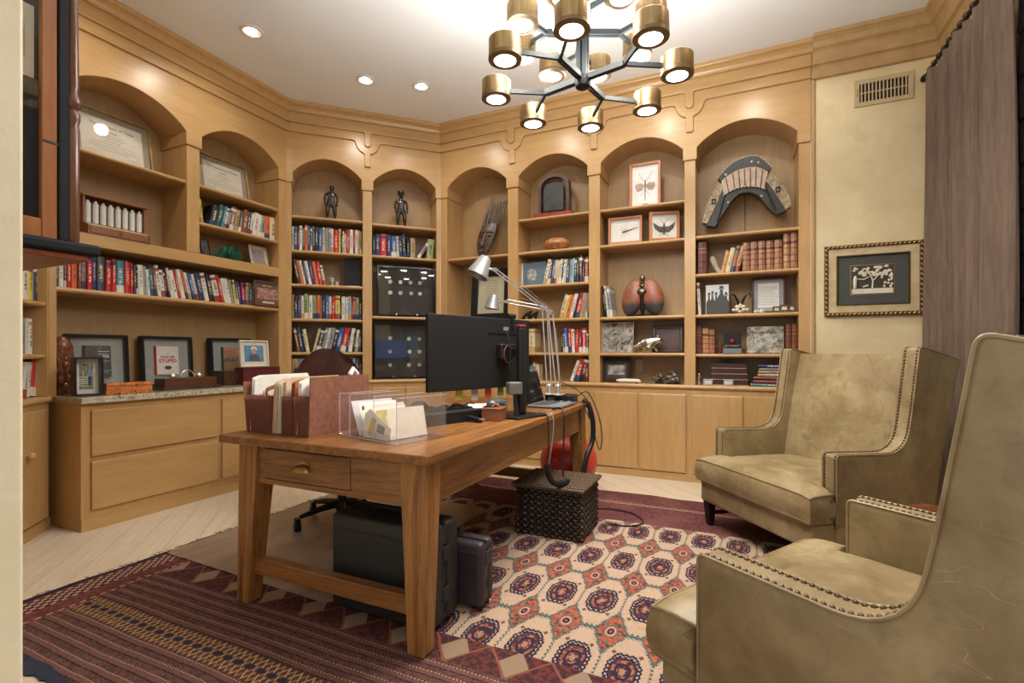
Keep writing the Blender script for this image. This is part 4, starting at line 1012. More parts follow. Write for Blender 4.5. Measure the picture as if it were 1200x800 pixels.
# frame at the end of the long shelf
t = pic('framed_photo', 'brown wooden photo frame at the right end of the long book shelf', 'frame', F1, 299, 331, 1.55, .235, -.0, plain('brown_frame', (.11,.045,.035), .5), .012, .02, plain('brown_mat', (.13,.055,.04), .6), .022, photo_print('red_toned_photo', 3, [(.42,.06,.04), (.45,.40,.34), (.06,.03,.03)], 45), tilt=-3, mtb=.055)
bars(t, [(-.05, -.01, .19, .006), (.005, .05, .19, .006), (-.06, .07, .03, .018)], M['cream'])
# spice cabinet with glass tubes
xa, xb = F1.x(103, .02), F1.x(176, .02); hw = (xb-xa)/2
t = thing('specimen_cabinet', 'small reddish wooden cabinet with glass tubes over one drawer', 'cabinet', F1, (xa+xb)/2-.01, .08, 1.9305)
H_ = .268; D_ = .10
for xq in (-hw, hw-.012): MB().plate([(-.085, 0), (.10, 0), (.10, H_), (-.02, H_), (-.02, .085), (-.085, .06)], xq, xq+.012, 'yz').build('side_panel', M['redwood'], t, bevel=.001)
MB().box(-hw+.01, hw-.01, .088, .10, 0, H_).build('back', M['redwood'], t); MB().box(-hw-.012, hw+.012, -.035, .11, H_, H_+.012).build('top', M['redwood'], t, bevel=.003)
MB().box(-hw+.012, hw-.012, -.08, .088, 0, .008).box(-hw+.012, hw-.012, -.02, .088, .078, .088).build('shelf_board', M['redwood'], t)
dr = MB().box(-hw+.014, hw-.014, -.084, .04, .009, .058).build('drawer', M['redwood'], t, bevel=.002)
MB().ball((0, -.092, .034), .008, 10, 8).build('knob', M['dark_brass'], dr, smooth=True)
MB().hexa([(-hw+.014,-.078,.060),(hw-.014,-.078,.060),(hw-.014,-.02,.060),(-hw+.014,-.02,.060)], [(-hw+.014,-.076,.064),(hw-.014,-.076,.064),(hw-.014,-.02,.082),(-hw+.014,-.02,.082)]).build('sloping_label', mottled('aged_label', [(.45,.36,.16), (.55,.47,.26), (.12,.09,.05)], 30, .6), t)
for k in range(8):
    x = -hw+.035+k*(2*hw-.07)/7; vi = MB().cyl((x, .0, .089), .0185, .138, 14).build('glass_tube', plain('frosted_tube', (.62,.62,.58), .15), t, smooth=True)
    MB().cyl((x, .0, .2272), .009, .018, 10).build('stopper', M['white'], vi, smooth=True)
# things on the ledge of the second left bay
pic('framed_photo', 'small dark photo stand left of the green ornament', 'frame', F1, 235, 248.5, 1.93, .15, .07, M['black'], .008, .012, plain('slate_print', (.10,.12,.14), .3), .008, photo_print('dark_photo', 4, [(.03,.035,.04), (.12,.14,.17)], 20), tilt=-10, turn=15)
t = thing('green_ornament', 'glossy green leafy ceramic ornament on the left wall ledge', 'ornament', F1, F1.x(268, .10), .10, 1.9305)
mb = MB(); rr = random.Random(6)
for k in range(26):
    a = rr.random()*2*math.pi; l = .05+rr.random()*.07; zt = .02+rr.random()*.11; x0 = (rr.random()-.5)*.08
    d_ = Vector((math.cos(a)*1.3, math.sin(a)*.6, 0))*l; s_ = Vector((-d_.y, d_.x, 0)).normalized()*.016
    p0 = Vector((x0, 0, .01)); p1 = p0+d_*.55+Vector((0, 0, zt)); p2 = p0+d_+Vector((0, 0, zt*.45))
    mb.add([p0-s_*.4, p1-s_, p2, p1+s_, p0+s_*.4, p1+Vector((0, 0, .008))], [(0, 1, 5), (1, 2, 5), (2, 3, 5), (3, 4, 5), (4, 0, 5), (0, 4, 3, 2, 1)])
mb.build('leaves', plain('green_glaze', (.012, .10, .055), .12), t, kind='stuff')
t = pic('framed_photo', 'small silver photo frame right of the green ornament', 'frame', F1, 295, 316, 1.93, .19, .05, M['silver'], .026, .014, M['cream'], .004, photo_print('people_photo', 5, [(.35,.18,.13), (.16,.22,.36), (.04,.04,.05)], 28), tilt=-14, turn=0)

# ---------------------------------------------------------------- carved figures
fig = mottled('ebony_carving', [(.014,.010,.009), (.04,.028,.022)], 25, .22)
for i, (u, z, S, lab) in enumerate(((388, 2.475, .392, 'dark carved standing figure on a thin base, in the first angled bay'), (470, 2.463, .41, 'dark carved standing figure with a round cap, in the second angled bay'))):
    t = thing('carved_figure', lab, 'sculpture', F2, F2.x(u, .15), .15, z+.0006, 0, 'carved figures')
    k = S/1.0
    P = [(0,0,.46,.085,.07), (0,-.01,.60,.085,.07), (0,0,.70,.075,.055), (0,0,.78,.035,.035), (.02*(1-i),-.01,.86,.065,.07), (.02*(1-i),-.0,.95,.06,.065),
         (-.07,0,.40,.062,.06), (-.08,-.035,.24,.05,.055), (-.08,0,.10,.034,.036), (-.085,-.04,.03,.03,.02),
         (.07,0,.40,.062,.06), (.08,-.035,.24,.05,.055), (.08,0,.10,.034,.036), (.085,-.04,.03,.03,.02),
         (-.12,0,.71,.036,.036), (-.140,.0,.58,.032,.032), (-.128,-.06,.46,.024,.024), (-.125,-.07,.38,.022,.022),
         (.12,0,.71,.036,.036), (.140,.0,.58,.032,.032), (.128,-.06,.46,.024,.024), (.125,-.07,.38,.022,.022)]
    Ed = [(0,1),(1,2),(2,3),(3,4),(4,5),(0,6),(6,7),(7,8),(8,9),(0,10),(10,11),(11,12),(12,13),(2,14),(14,15),(15,16),(16,17),(2,18),(18,19),(19,20),(20,21)]
    skin('figure', [(a*k*1.15, b*k, c*k, *[q*k for q in r_]) for a, b, c, *r_ in P], Ed, fig, t, 2)
    MB().ball((0, -.065*k, .87*k), (.012*k, .022*k, .03*k), 8, 6).ball((-.03*k, -.06*k, .90*k), (.016*k, .012*k, .008*k), 8, 6).ball((.03*k, -.06*k, .90*k), (.016*k, .012*k, .008*k), 8, 6).ball((0, -.058*k, .82*k), (.024*k, .014*k, .008*k), 8, 6).ball((-.075*k, 0, .88*k), (.012*k, .02*k, .03*k), 8, 6).ball((.075*k, 0, .88*k), (.012*k, .02*k, .03*k), 8, 6).build('face_features', fig, t, smooth=True)
    if i == 0: MB().box(-.15*k, .15*k, -.10*k, .08*k, 0, .022*k).build('base', M['black'], t, bevel=.001)
    else: MB().lathe([(.085*k, .92*k), (.088*k, .94*k), (.075*k, .985*k), (.03*k, 1.005*k)], n=16).build('cap', fig, t, smooth=True)

# glass ornament and dark slab
t = thing('glass_ornament', 'small clear glass ornament left of the black slab', 'ornament', F2, F2.x(389.5, .1), .10, 1.8006)
MB().lathe([(.018, 0), (.02, .01), (.008, .02), (.006, .04), (.022, .055), (.024, .075), (.012, .085)], n=12).lathe([(.014, 0), (.015, .01), (.02, .03), (.012, .05)], c=(.045, .01, 0), n=12).build('glass_body', glassy('ornament_glass', (.9,.9,.92), .03, .35), t, smooth=True)
t = thing('black_slab', 'matte black upright slab on the shelf below the first bookrow', 'frame', F2, F2.x(414, .08), .10, 1.8006, 0)
sw = (F2.x(423.5, .08)-F2.x(404, .08))/2
MB().box(-sw, sw, -.01, .015, .008, .285).build('slab', M['black_matte'], t, bevel=.002); MB().box(-sw*.7, sw*.7, -.03, .03, 0, .008).build('foot', M['silver'], t)

# display cases with medals
for i, (u0, u1, z, h, cols) in enumerate(((442.5, 510.5, 1.50, .555, None), (438, 508, .84, .60, None))):
    xa, xb = F2.x(u0, .05), F2.x(u1, .05)
    xb = min(xb, b2[1][1]-.006); xa = max(xa, b2[1][0]+.006)
    t = thing('display_case', ('upper' if i == 0 else 'lower') + ' black framed acrylic display case of round medals' + (' with a blue panel' if i else ''), 'display case', F2, (xa+xb)/2, .06, z+.0006)
    hw = (xb-xa)/2; h = h-.02 if i else h-.02
    dk = plain('case_backing', (.022, .018, .012), .6)
    MB().box(-hw, hw, .12, .13, .012, h).build('backing', dk, t)
    MB().ring(-hw, hw, .012, h, .014, -.0, .13).build('frame', M['black_gloss'], t)
    MB().box(-hw, hw, 0, .13, 0, .012).build('base', M['black_gloss'], t)
    if i:
        MB().box(-hw+.02, hw*.15, .115, .12, .22, .42).build('blue_panel', plain('blue_panel', (.006,.035,.14), .4), t); MB().box(hw*.15, hw*.55, .115, .12, .22, .47).build('teal_panel', plain('teal_panel', (.006,.03,.055), .4), t)
    for s_ in (-1, 1):
        dr = MB().box(*(( -hw+.012, -.002) if s_ < 0 else (.002, hw-.012)), -.004, .0, .016, h-.012).build('glass_door', M['glass'], t)
        MB().box(s_*hw*.36-.008, s_*hw*.36+.008, -.012, -.004, .018, .034).build('clasp', M['silver'], dr)
    rows_ = [(-.62, .72), (-.2, .72), (.22, .72), (.62, .72), (-.62, .5), (-.2, .5), (.25, .5), (.62, .5)] if i == 0 else [(-.5, .75), (.25, .74), (.68, .74), (-.5, .5), (.28, .5), (.68, .5), (-.5, .25), (.25, .25), (.68, .25)]
    ccs = [(.55,.52,.46), (.6,.6,.58), (.28,.26,.22), (.5,.42,.36), (.7,.66,.6), (.55,.5,.42), (.25,.4,.48), (.55,.5,.46), (.4,.38,.34)]
    for j, (a, b_) in enumerate(rows_):
        md = MB().cyl((a*hw*.85, .105, b_*h), .021, .012, 18, axis='y').build('medal', plain(f'medal_tone_{j}', ccs[j], .35, .2), t, smooth=True)
        MB().cyl((a*hw*.85, .102, b_*h), .010, .003, 12, axis='y').build('medal_centre', plain(f'medal_tone_{(j+3) % 9}', ccs[(j+3) % 9], .4), md)
# ---------------------------------------------------------------- ornaments in the right bookcase
# carved mask with comb of prongs
t = thing('carved_mask', 'dark carved wooden face mask with tall prongs leaning in the corner bay', 'mask', F3, F3.x(566, .16), .13, 2.1306, 0, tilt=-9)
mk = mottled('dark_mask_wood', [(.03,.019,.013), (.09,.055,.038), (.20,.14,.10)], 22, .35)
mb = MB(); n = 16; prof = [(0, .004, .0), (.025, .03, .02), (.08, .058, .04), (.16, .078, .052), (.24, .084, .052), (.31, .078, .045), (.36, .070, .035)]
vv = []
for z, hw_, dp in prof:
    for i in range(n+1):
        a = math.pi*i/n; vv.append((hw_*math.cos(a), -dp*math.sin(a)**.7, z))
K = n+1; fs = [(j*K+i, j*K+i+1, (j+1)*K+i+1, (j+1)*K+i) for j in range(len(prof)-1) for i in range(n)]
fs += [(j*K+n, j*K, (j+1)*K, (j+1)*K+n) for j in range(len(prof)-1)] + [tuple(range(K))[::-1], tuple(range((len(prof)-1)*K, len(prof)*K))]
SK = Matrix(((1.3,0,.22,0),(0,1,0,0),(0,0,1.02,0),(0,0,0,1)))
mb.add(vv, fs); mb.build('face', mk, t, smooth=True, T=SK)
MB().hexa([(-.012,-.075,.10),(.012,-.075,.10),(.016,-.04,.10),(-.016,-.04,.10)], [(-.006,-.062,.27),(.006,-.062,.27),(.010,-.04,.27),(-.010,-.04,.27)]).build('nose', mk, t, bevel=.003, T=SK)
for s_ in (-1, 1):
    MB().ball((s_*.036, -.050, .215), (.020, .010, .008), 10, 6).build('eye', M['black'], t, smooth=True, T=SK)
    MB().tube([(s_*.012, -.058, .262), (s_*.045, -.052, .262), (s_*.072, -.030, .245)], .008, 8).build('brow', mk, t, smooth=True, T=SK)
MB().ball((0, -.048, .062), (.020, .014, .010), 10, 6).build('mouth', mottled('worn_mouth', [(.12,.09,.07), (.22,.18,.14)], 30, .5), t, smooth=True, T=SK)
for k in range(5):
    x = -.008+.023*k; hz = (.585, .60, .60, .60, .60)[k]
    MB().tube([(x, -.012, .34), (x+.004*k, -.01, hz-.005+.002*k)], .0085, 8).build('prong', mk, t, smooth=True, T=SK)
for k in range(2): MB().tube([(-.055+.028*k, -.022, .34), (-.058+.03*k, -.02, .50), (-.050+.024*k, -.01, .66)], [.016, .012, .004], 8).build('braid', mk, t, smooth=True, T=SK)
# framed parchment in the corner bay
t = pic('framed_document', 'wide black frame around a parchment print behind the desk lamps', 'frame', F3, 551, 597, 1.455, .55, .10, M['black'], .075, .03, parch, .0, mottled('old_parchment_print', [(.42,.40,.27), (.52,.49,.34)], 6, .7), tilt=-5)
bars(t, [(-.08+ (k % 3)*.01, .08-(k*7 % 5)*.008, .12+k*.028, .004) for k in range(12)], plain('sepia_ink', (.22,.18,.11), .8))
# arched black relic on red base
xa, xb = F3.x(627, .13), F3.x(672, .13); hw = (xb-xa)/2
t = thing('arched_relic', 'dark arched frame around a grey bell slab on a red base', 'sculpture', F3, (xa+xb)/2, .14, 2.4616)
red = mottled('worn_red_lacquer', [(.22,.02,.015), (.34,.05,.035)], 14, .4)
MB().box(-hw, hw, -.07, .08, 0, .048).build('base', red, t, bevel=.003)
def arc_pts(w_, z0, z1, n=14, p=.75):
    out = [(-w_, z0)]
    for i in range(n+1):
        a = math.pi - math.pi*i/n; out.append((w_*math.cos(a), z1 + w_*.9*math.sin(a)**p))
    return out + [(w_, z0)]
ao = arc_pts(hw*.80, .048, .30); ai = arc_pts(hw*.66, .048, .29)
for k in range(len(ao)-1): pass
mb = MB()
for a, b_, c_, d_ in zip(ao, ao[1:], ai[1:], ai): mb.plate([a, b_, c_, d_], -.03, .05)
mb.build('arch', mottled('worn_arch_wood', [(.05,.025,.02), (.14,.08,.065)], 18, .5), t)
MB().plate(arc_pts(hw*.50, .075, .27, p=.4), -.022, .02).build('slab', mottled('slate_bell', [(.025,.03,.03), (.06,.065,.06)], 12, .45), t, bevel=.008, seg=2)
MB().box(-hw*.45, hw*.45, -.03, .03, .048, .075).build('slab_foot', M['black'], t); MB().tube([(-hw*.4, 0, .37), (0, -.01, .385), (hw*.4, 0, .37)], .012, 8).build('knotted_top', M['darkwood'], t, smooth=True)
# gourd
t = thing('wooden_gourd', 'round ribbed orange-brown wooden gourd on the second shelf', 'ornament', F3, F3.x(653, .12), .12, 2.1306)
mb = MB(); n = 40; vv = []; pr = [(0.001, .0), (.06, .004), (.105, .03), (.125, .065), (.112, .10), (.075, .122), (.03, .128), (.001, .118)]
for r_, z in pr:
    for i in range(n): a = 2*math.pi*i/n; rr_ = r_*(1-.06*abs(math.cos(a*4))**6); vv.append((rr_*math.cos(a)*1.05, rr_*math.sin(a)*.9, z))
mb.add(vv, [(k*n+i, k*n+(i+1) % n, (k+1)*n+(i+1) % n, (k+1)*n+i) for k in range(len(pr)-1) for i in range(n)] + [tuple(range(n))[::-1], tuple(range((len(pr)-1)*n, len(pr)*n))])
mb.build('gourd_body', mottled('gourd_skin', [(.30,.10,.04), (.46,.19,.08), (.62,.40,.22)], 18, .3, stretch=(1,1,.5)), t, smooth=True)
MB().lathe([(.012, .115), (.010, .125), (.014, .138)], n=10).build('stem', M['darkwood'], t, smooth=True)
# blue art book standing face out
xa, xb = F3.x(611, .08), F3.x(637, .08)
t = thing('art_book', 'slate blue art book standing face out, beside the leaning books', 'book', F3, xa, .09, 1.7956)
MB().box(0, xb-xa+.02, 0, .004, 0, .235).build('front_cover', plain('slate_blue_cover', (.11,.17,.22), .5), t); MB().box(.0, xb-xa+.02, .026, .03, 0, .235).build('back_cover', plain('slate_blue_cover', (0,0,0)), t)
MB().box(.0, .014, -.001, .031, 0, .235).build('spine', M['cream'], t); MB().box(.014, xb-xa+.012, .004, .026, .004, .23).build('page_block', M['page'], t)
MB().plate([(.06,.06),(.10,.045),(.15,.06),(.165,.11),(.15,.16),(.10,.175),(.06,.15)], -.001, 0).build('cover_print', mottled('bone_print', [(.10,.13,.16), (.50,.48,.44)], 25, .6), t)
# small dark figurines
for k, (u, s_) in enumerate(((617, 1), (625, .9))):
    t = thing('animal_figurine', ('left' if k == 0 else 'right') + ' one of two small black animal figurines behind the lamp arm', 'figurine', F3, F3.x(u, .10), .10, 1.4556)
    P = [(-.04,0,.055,.022), (0,0,.06,.022), (.035,0,.065,.02), (.055,0,.085,.014), (.065,-.005,.10,.014), (-.045,-.012,.0,.008), (-.035,.012,.0,.008), (.03,-.012,.0,.008), (.036,.012,.0,.008)]
    skin('body', [tuple(q*s_*.9 for q in p) for p in P], [(0,1),(1,2),(2,3),(3,4),(0,5),(0,6),(2,7),(2,8)], M['black_gloss'], t, 2)
# insect frames
orange_f = wood('orange_frame_wood', (.42,.15,.05), (.56,.24,.09), grain=(6,6,1.5), scale=3, rough=.35)
def insect(t, kind, w2, h):
    y = t['y']; br = plain('insect_brown', (.05,.028,.015), .6); wing = mottled('wing_brown', [(.14,.06,.02), (.42,.24,.11)], 60, .6)
    if kind == 0:
        MB().tube([(0, y, h*.18), (0, y-.002, h*.36), (0, y-.002, h*.52), (0, y, h*.62)], [.003, .004, .008, .005], 8).build('insect_body', br, t)
        for s_ in (-1, 1):
            MB().plate([(0, h*.50), (s_*w2*.25, h*.56), (s_*w2*.62, h*.55), (s_*w2*.64, h*.46), (s_*w2*.48, h*.38), (s_*w2*.2, h*.40)], y-.003, y-.002).build('wing', wing, t)
            MB().tube([(0, y, h*.60), (s_*w2*.22, y, h*.66), (s_*w2*.42, y, h*.80)], .0016, 5).tube([(0, y, h*.42), (s_*w2*.3, y, h*.28)], .0014, 5).build('antenna', br, t)
    elif kind == 1:
        MB().tube([(-w2*.2, y, h*.45), (0, y-.002, h*.47), (w2*.74, y, h*.60)], [.006, .007, .002], 8).build('insect_body', br, t)
        for k, (a, l) in enumerate(((150, .05), (120, .06), (95, .06), (70, .05), (-60, .04), (-100, .05), (-130, .05))):
            MB().tube([(0, y, h*.47), (l*math.cos(R(a))*1.3, y, h*.47+l*math.sin(R(a)))], .0016, 5).build('leg', plain('insect_tan', (.30,.24,.16), .6), t)
    else:
        MB().tube([(0, y, h*.22), (0, y-.003, h*.45), (0, y, h*.62)], [.005, .010, .006], 8).build('insect_body', br, t)
        for s_ in (-1, 1):
            MB().plate([(0, h*.50), (s_*w2*.3, h*.50), (s_*w2*.76, h*.66), (s_*w2*.6, h*.42), (s_*w2*.3, h*.30), (0, h*.30)], y-.003, y-.002).build('wing', br, t)
            MB().tube([(0, y, h*.60), (s_*w2*.28, y, h*.78)], .0016, 5).tube([(0, y, h*.30), (s_*w2*.3, y, h*.16)], .0014, 5).build('leg', br, t)
    MB().box(-w2*.18, w2*.18, y-.0008, y, h*.085, h*.10).build('caption', M['ink'], t)
t = pic('insect_frame', 'tall orange wood frame holding a large brown winged insect', 'frame', F3, 737, 774, 2.458, .425, .12, orange_f, .024, .035, M['white'], .0, None, tilt=-3); insect(t, 0, t['w'], .425)
t = pic('insect_frame', 'orange wood frame holding a pale long-legged stick insect', 'frame', F3, 712.5, 752, 2.125, .255, .06, orange_f, .022, .035, M['white'], .0, None, tilt=-2, turn=2); insect(t, 1, t['w'], .255)
t = pic('insect_frame', 'angled orange wood frame holding a dark winged insect', 'frame', F3, 760, 795, 2.125, .265, .07, orange_f, .024, .035, M['white'], .0, None, tilt=-2, turn=16, x0=F3.x(760, .08), wdt=.265); insect(t, 2, t['w'], .265)
# red lobed sculpture
t = thing('lobed_sculpture', 'red and grey two lobed sculpture with stacked metal balls on a black base', 'sculpture', F3, F3.x(753, .12), .12, 1.4526)
stone, nt, b = newmat('red_to_grey_stone', .35)
sx = nt.nodes.new('ShaderNodeSeparateXYZ'); nt.links.new(coord(nt), sx.inputs[0]); nz = noise(nt, coord(nt), 14, 5)
k = mixc(nt, contrast(E(nt, sx.outputs[2]) + (nz-.5)*.10, .10, .16), (.045,.046,.052), (.32,.105,.06)); k = mixc(nt, contrast(nz, .5, .7)*.6, k, (.12,.05,.04)); nt.links.new(k.k, b.inputs['Base Color'])
MB().lathe([(.15, 0), (.155, .008), (.14, .016), (.05, .018)], n=32).build('base', M['black_gloss'], t, smooth=True, T=Matrix.Scale(.62, 4, (0, 1, 0)))
for s_ in (-1, 1):
    T_ = Matrix.Translation((s_*.088, 0, .178)) @ Matrix.Rotation(R(-s_*14), 4, 'Y')
    MB().ball((0, 0, 0), (.098, .05, .172), 24, 16, T=T_).build('lobe', stone, t, smooth=True)
bz = plain('aged_bronze', (.20,.17,.11), .25, .9)
MB().lathe([(.012, .02), (.022, .06), (.03, .12), (.045, .19)], n=16).build('stem', plain('dark_bronze', (.03,.022,.016), .35, .5), t, smooth=True)
for z, r_, rz in ((.225, .058, .044), (.283, .036, .020), (.313, .030, .012), (.352, .026, .030)): MB().ball((0, -.01, z), (r_, r_*.9, rz), 18, 12).build('metal_ball', bz, t, smooth=True)
# relief print, bear, dark picture
t = pic('relief_picture', 'grey silver relief picture behind the metal bear', 'picture', F3, 706, 742, 1.118, .285, .10, M['silver'], .006, .02, M['black'], .0, mottled('silver_relief', [(.035,.03,.026), (.50,.46,.40)], 14, .4, .3, dist=1.5, bumps=.6), tilt=-6, glass=False)
silv = mottled('polished_silver', [(.40,.36,.30), (.70,.66,.58)], 18, .16, .95)
t = thing('bear_figure', 'polished silver walking bear figure on the third bay shelf', 'figurine', F3, F3.x(757, .03), .045, 1.1186)
P = [(-.085,0,.092,.036,.044), (-.03,0,.090,.036,.044), (.03,0,.100,.040,.050), (.075,0,.108,.030,.038), (.115,0,.116,.028,.030), (.148,0,.100,.015,.016),
     (-.095,-.022,.052,.022), (-.118,-.022,.008,.011), (-.065,.022,.052,.022), (-.045,.022,.008,.011), (.035,-.024,.055,.022), (.010,-.024,.008,.011), (.065,.022,.058,.022), (.095,.022,.008,.011)]
skin('body', P, [(0,1),(1,2),(2,3),(3,4),(4,5),(0,6),(6,7),(0,8),(8,9),(2,10),(10,11),(2,12),(12,13)], silv, t, 2)
for s_ in (-1, 1): MB().ball((.105, s_*.016, .145), (.008, .006, .010), 8, 6).build('ear', silv, t, smooth=True)
pic('dark_picture', 'dark brown picture leaning behind the bear', 'picture', F3, 764, 800, 1.118, .255, .16, M['darkwood'], .03, .02, M['darkwood'], .0, mottled('dark_painting', [(.035,.016,.010), (.10,.04,.025)], 7, .4), tilt=-6, glass=False)
t = pic('framed_photo', 'wide dark brown frame with a small black and white photo on the third bay counter', 'frame', F3, 705, 738, .84, .225, .09, plain('dark_brown_frame', (.028,.018,.014), .4), .032, .025, plain('dark_brown_mat', (.05,.035,.028), .7), .022, mottled('small_bw_photo', [(.02,.02,.02), (.60,.57,.55)], 16, .5), tilt=-7, mtb=.035)
o = MB().box(-.036, .036, -.006, 0, -.057, .057).box(-.012, .012, -.009, -.005, -.032, .032).build('outlet_plate', plain('ivory_plate', (.50,.45,.36), .4), loc=F3.w(F3.x(749, .32), DEP-.014, .99), bevel=.002)
tag(o, 'ivory outlet plate on the bookcase back beside the dark frame', 'outlet')
t = thing('tusk_knife', 'white curved tusk paper knife lying on the third bay counter', 'ornament', F3, F3.x(737, -.0), -.0+.02, .8406)
MB().tube([(-.12, 0, .025), (-.09, 0, .022), (-.02, 0, .022), (.05, 0, .024), (.085, 0, .022), (.10, 0, .012)], [.006, .016, .019, .018, .016, .012], 12).build('tusk', plain('ivory', (.70,.66,.57), .3), t, smooth=True)
MB().box(.055, .075, -.012, .012, 0, .01).build('rest', M['black'], t)
rr = random.Random(8)
for k in range(5): tag(MB().ball((0, 0, .006), (.010, .008, .006), 10, 6).build('pebble', plain('grey_pebble', (.16,.14,.12), .5), loc=F3.w(F3.x(757+2.5*k, .03), .03+.012*(k % 2), .8402), smooth=True), f'small grey pebble, {ordn(k+1)} right of the tusk knife', 'pebble', 'pebbles on the counter')
rockm = mottled('dark_quartz', [(.02,.016,.013), (.08,.06,.045), (.34,.28,.2)], 30, .3)
for k, (u, s_, lab) in enumerate(((773, 1.0, 'small dark rock figure right of the pebbles'), (789, 1.5, 'large dark rock figure at the right end of the third bay counter'))):
    t = thing('rock_figure', lab, 'ornament', F3, F3.x(u, .08), .08, .8406)
    mb = MB(); rr = random.Random(30+k)
    for j in range(9): a = rr.random()*6.28; r_ = rr.random()*.038*s_; z = .015*s_+rr.random()*.06*s_*(1.3-r_/.05); mb.ball((r_*1.3*math.cos(a), r_*math.sin(a), z), (.024*s_, .022*s_, .02*s_), 7, 5)
    mb.build('rock_mass', rockm, t, kind='stuff'); MB().lathe([(.045*s_, 0), (.045*s_, .008), (.03*s_, .012)], n=14).build('base', M['black'], t)
# ---- fourth bay: the saddle
t = thing('saddle_tree', 'carved black and ivory antique saddle arch on a thin black stand', 'sculpture', F3, F3.x(873, .14), .15, 2.1316)
MB().box(-.095, .095, -.05, .05, 0, .010).build('stand_base', M['black'], t, bevel=.002); MB().cyl((0, 0, .010), .004, .36, 8).build('stand_rod', M['black'], t)
def band(inner, outer, y0, y1, zt=None):
    mb = MB(); n = len(inner)
    for k in range(n-1): mb.plate([inner[k], outer[k], outer[k+1], inner[k+1]], y0, y1)
    return mb
def arcs(pts, n=6):
    out = []
    P_ = [pts[0]]+list(pts)+[pts[-1]]
    for i in range(1, len(P_)-2):
        for k in range(n):
            t_ = k/n; a, b_, c_, d_ = P_[i-1], P_[i], P_[i+1], P_[i+2]
            out.append(tuple(.5*((2*b_[j])+(-a[j]+c_[j])*t_+(2*a[j]-5*b_[j]+4*c_[j]-d_[j])*t_*t_+(-a[j]+3*b_[j]-3*c_[j]+d_[j])*t_**3) for j in (0, 1)))
    out.append(P_[-2]); return out
blk = mottled('tooled_black_leather', [(.010,.0105,.011), (.034,.032,.030)], 40, .42, bumps=.3)
ivo = mottled('aged_ivory_panel', [(.26,.19,.10), (.42,.34,.21), (.09,.055,.03)], 25, .45)
A_out = arcs([(-.305, .10), (-.255, .235), (-.18, .43), (-.07, .50), (.07, .505), (.18, .44), (.262, .27), (.31, .16)])
A_in = arcs([(-.235, .085), (-.17, .19), (-.095, .30), (-.04, .345), (.04, .345), (.105, .30), (.175, .20), (.235, .135)])
band(A_in, A_out, -.045, .045).build('arch_body', blk, t)
B_out = arcs([(-.34, .13), (-.295, .29), (-.215, .45)]); B_in = arcs([(-.300, .115), (-.235, .25), (-.165, .42)])
C_out = arcs([(.21, .475), (.305, .33), (.345, .19)]); C_in = arcs([(.155, .43), (.24, .28), (.30, .165)])
band(B_in, B_out, -.055, .035).build('ivory_edge', ivo, t); band(C_in, C_out, -.055, .035).build('ivory_edge', ivo, t)
D_in = arcs([(-.165, .345), (-.08, .385), (0, .395), (.08, .385), (.145, .36)]); D_out = arcs([(-.185, .47), (-.09, .53), (0, .552), (.09, .545), (.172, .495)])
band(D_in, D_out, -.058, -.045).build('front_panel', mottled('rosy_ivory', [(.40,.28,.20), (.52,.42,.30)], 14, .5), t)
for k in range(7):
    i = 3+k*3; a, b_ = D_in[min(i, len(D_in)-1)], D_out[min(i, len(D_out)-1)]
    MB().hexa([(a[0]-.004,-.064,a[1]+.004),(a[0]+.004,-.064,a[1]+.004),(a[0]+.004,-.058,a[1]+.004),(a[0]-.004,-.058,a[1]+.004)], [(b_[0]-.010,-.064,b_[1]-.008),(b_[0]-.002,-.064,b_[1]-.008),(b_[0]-.002,-.058,b_[1]-.008),(b_[0]-.010,-.058,b_[1]-.008)]).build('slat', plain('dark_red_slat', (.13,.03,.022), .5), t)
E_in = arcs([(-.19, .475), (-.09, .535), (0, .557), (.09, .55), (.178, .50)]); E_out = arcs([(-.215, .50), (-.115, .60), (-.01, .645), (.10, .635), (.20, .53)])
band(E_in, E_out, -.050, .03).build('crest', blk, t)
mb = MB()
for p in E_out[::1]: mb.ball((p[0], -.045, p[1]), .0065, 8, 5)
for p in D_in[::2]: mb.ball((p[0], -.060, p[1]-.004), .0055, 8, 5)
for p in ((-.13, .28), (.125, .30), (.05, .60), (.10, .585), (-.15, .52)): mb.ball((p[0], -.048, p[1]), .010, 8, 5)
mb.build('ivory_studs', M['cream'], t, smooth=True, kind='stuff')
for p in ((-.245, .30), (.245, .335)): MB().ring(-.018, .018, -.022, .022, .009, -.062, -.054).build('buckle', M['black'], t, loc=(p[0], 0, p[1]))
for pts in (arcs([(-.215, .13), (-.185, .24), (-.155, .36)]), arcs([(.225, .17), (.19, .27), (.145, .39)])): MB().tube([(p[0], -.048, p[1]) for p in pts], .009, 8).build('rolled_edge', blk, t, smooth=True)
# bone object
t = thing('bone_carving', 'leaning ivory bone carving right of the maroon volume', 'ornament', F3, F3.x(836, .08), .08, 1.8006)
MB().plate([(.03, 0), (.058, .0), (.072, .012), (.045, .05), (.018, .13), (.0, .152), (-.022, .15), (-.03, .13), (-.01, .08)], -.012, .012).build('bone', ivo, t, bevel=.004, seg=2); MB().ball((-.012, -.0125, .128), (.004, .001, .004), 8, 5).build('eye', M['black'], t)
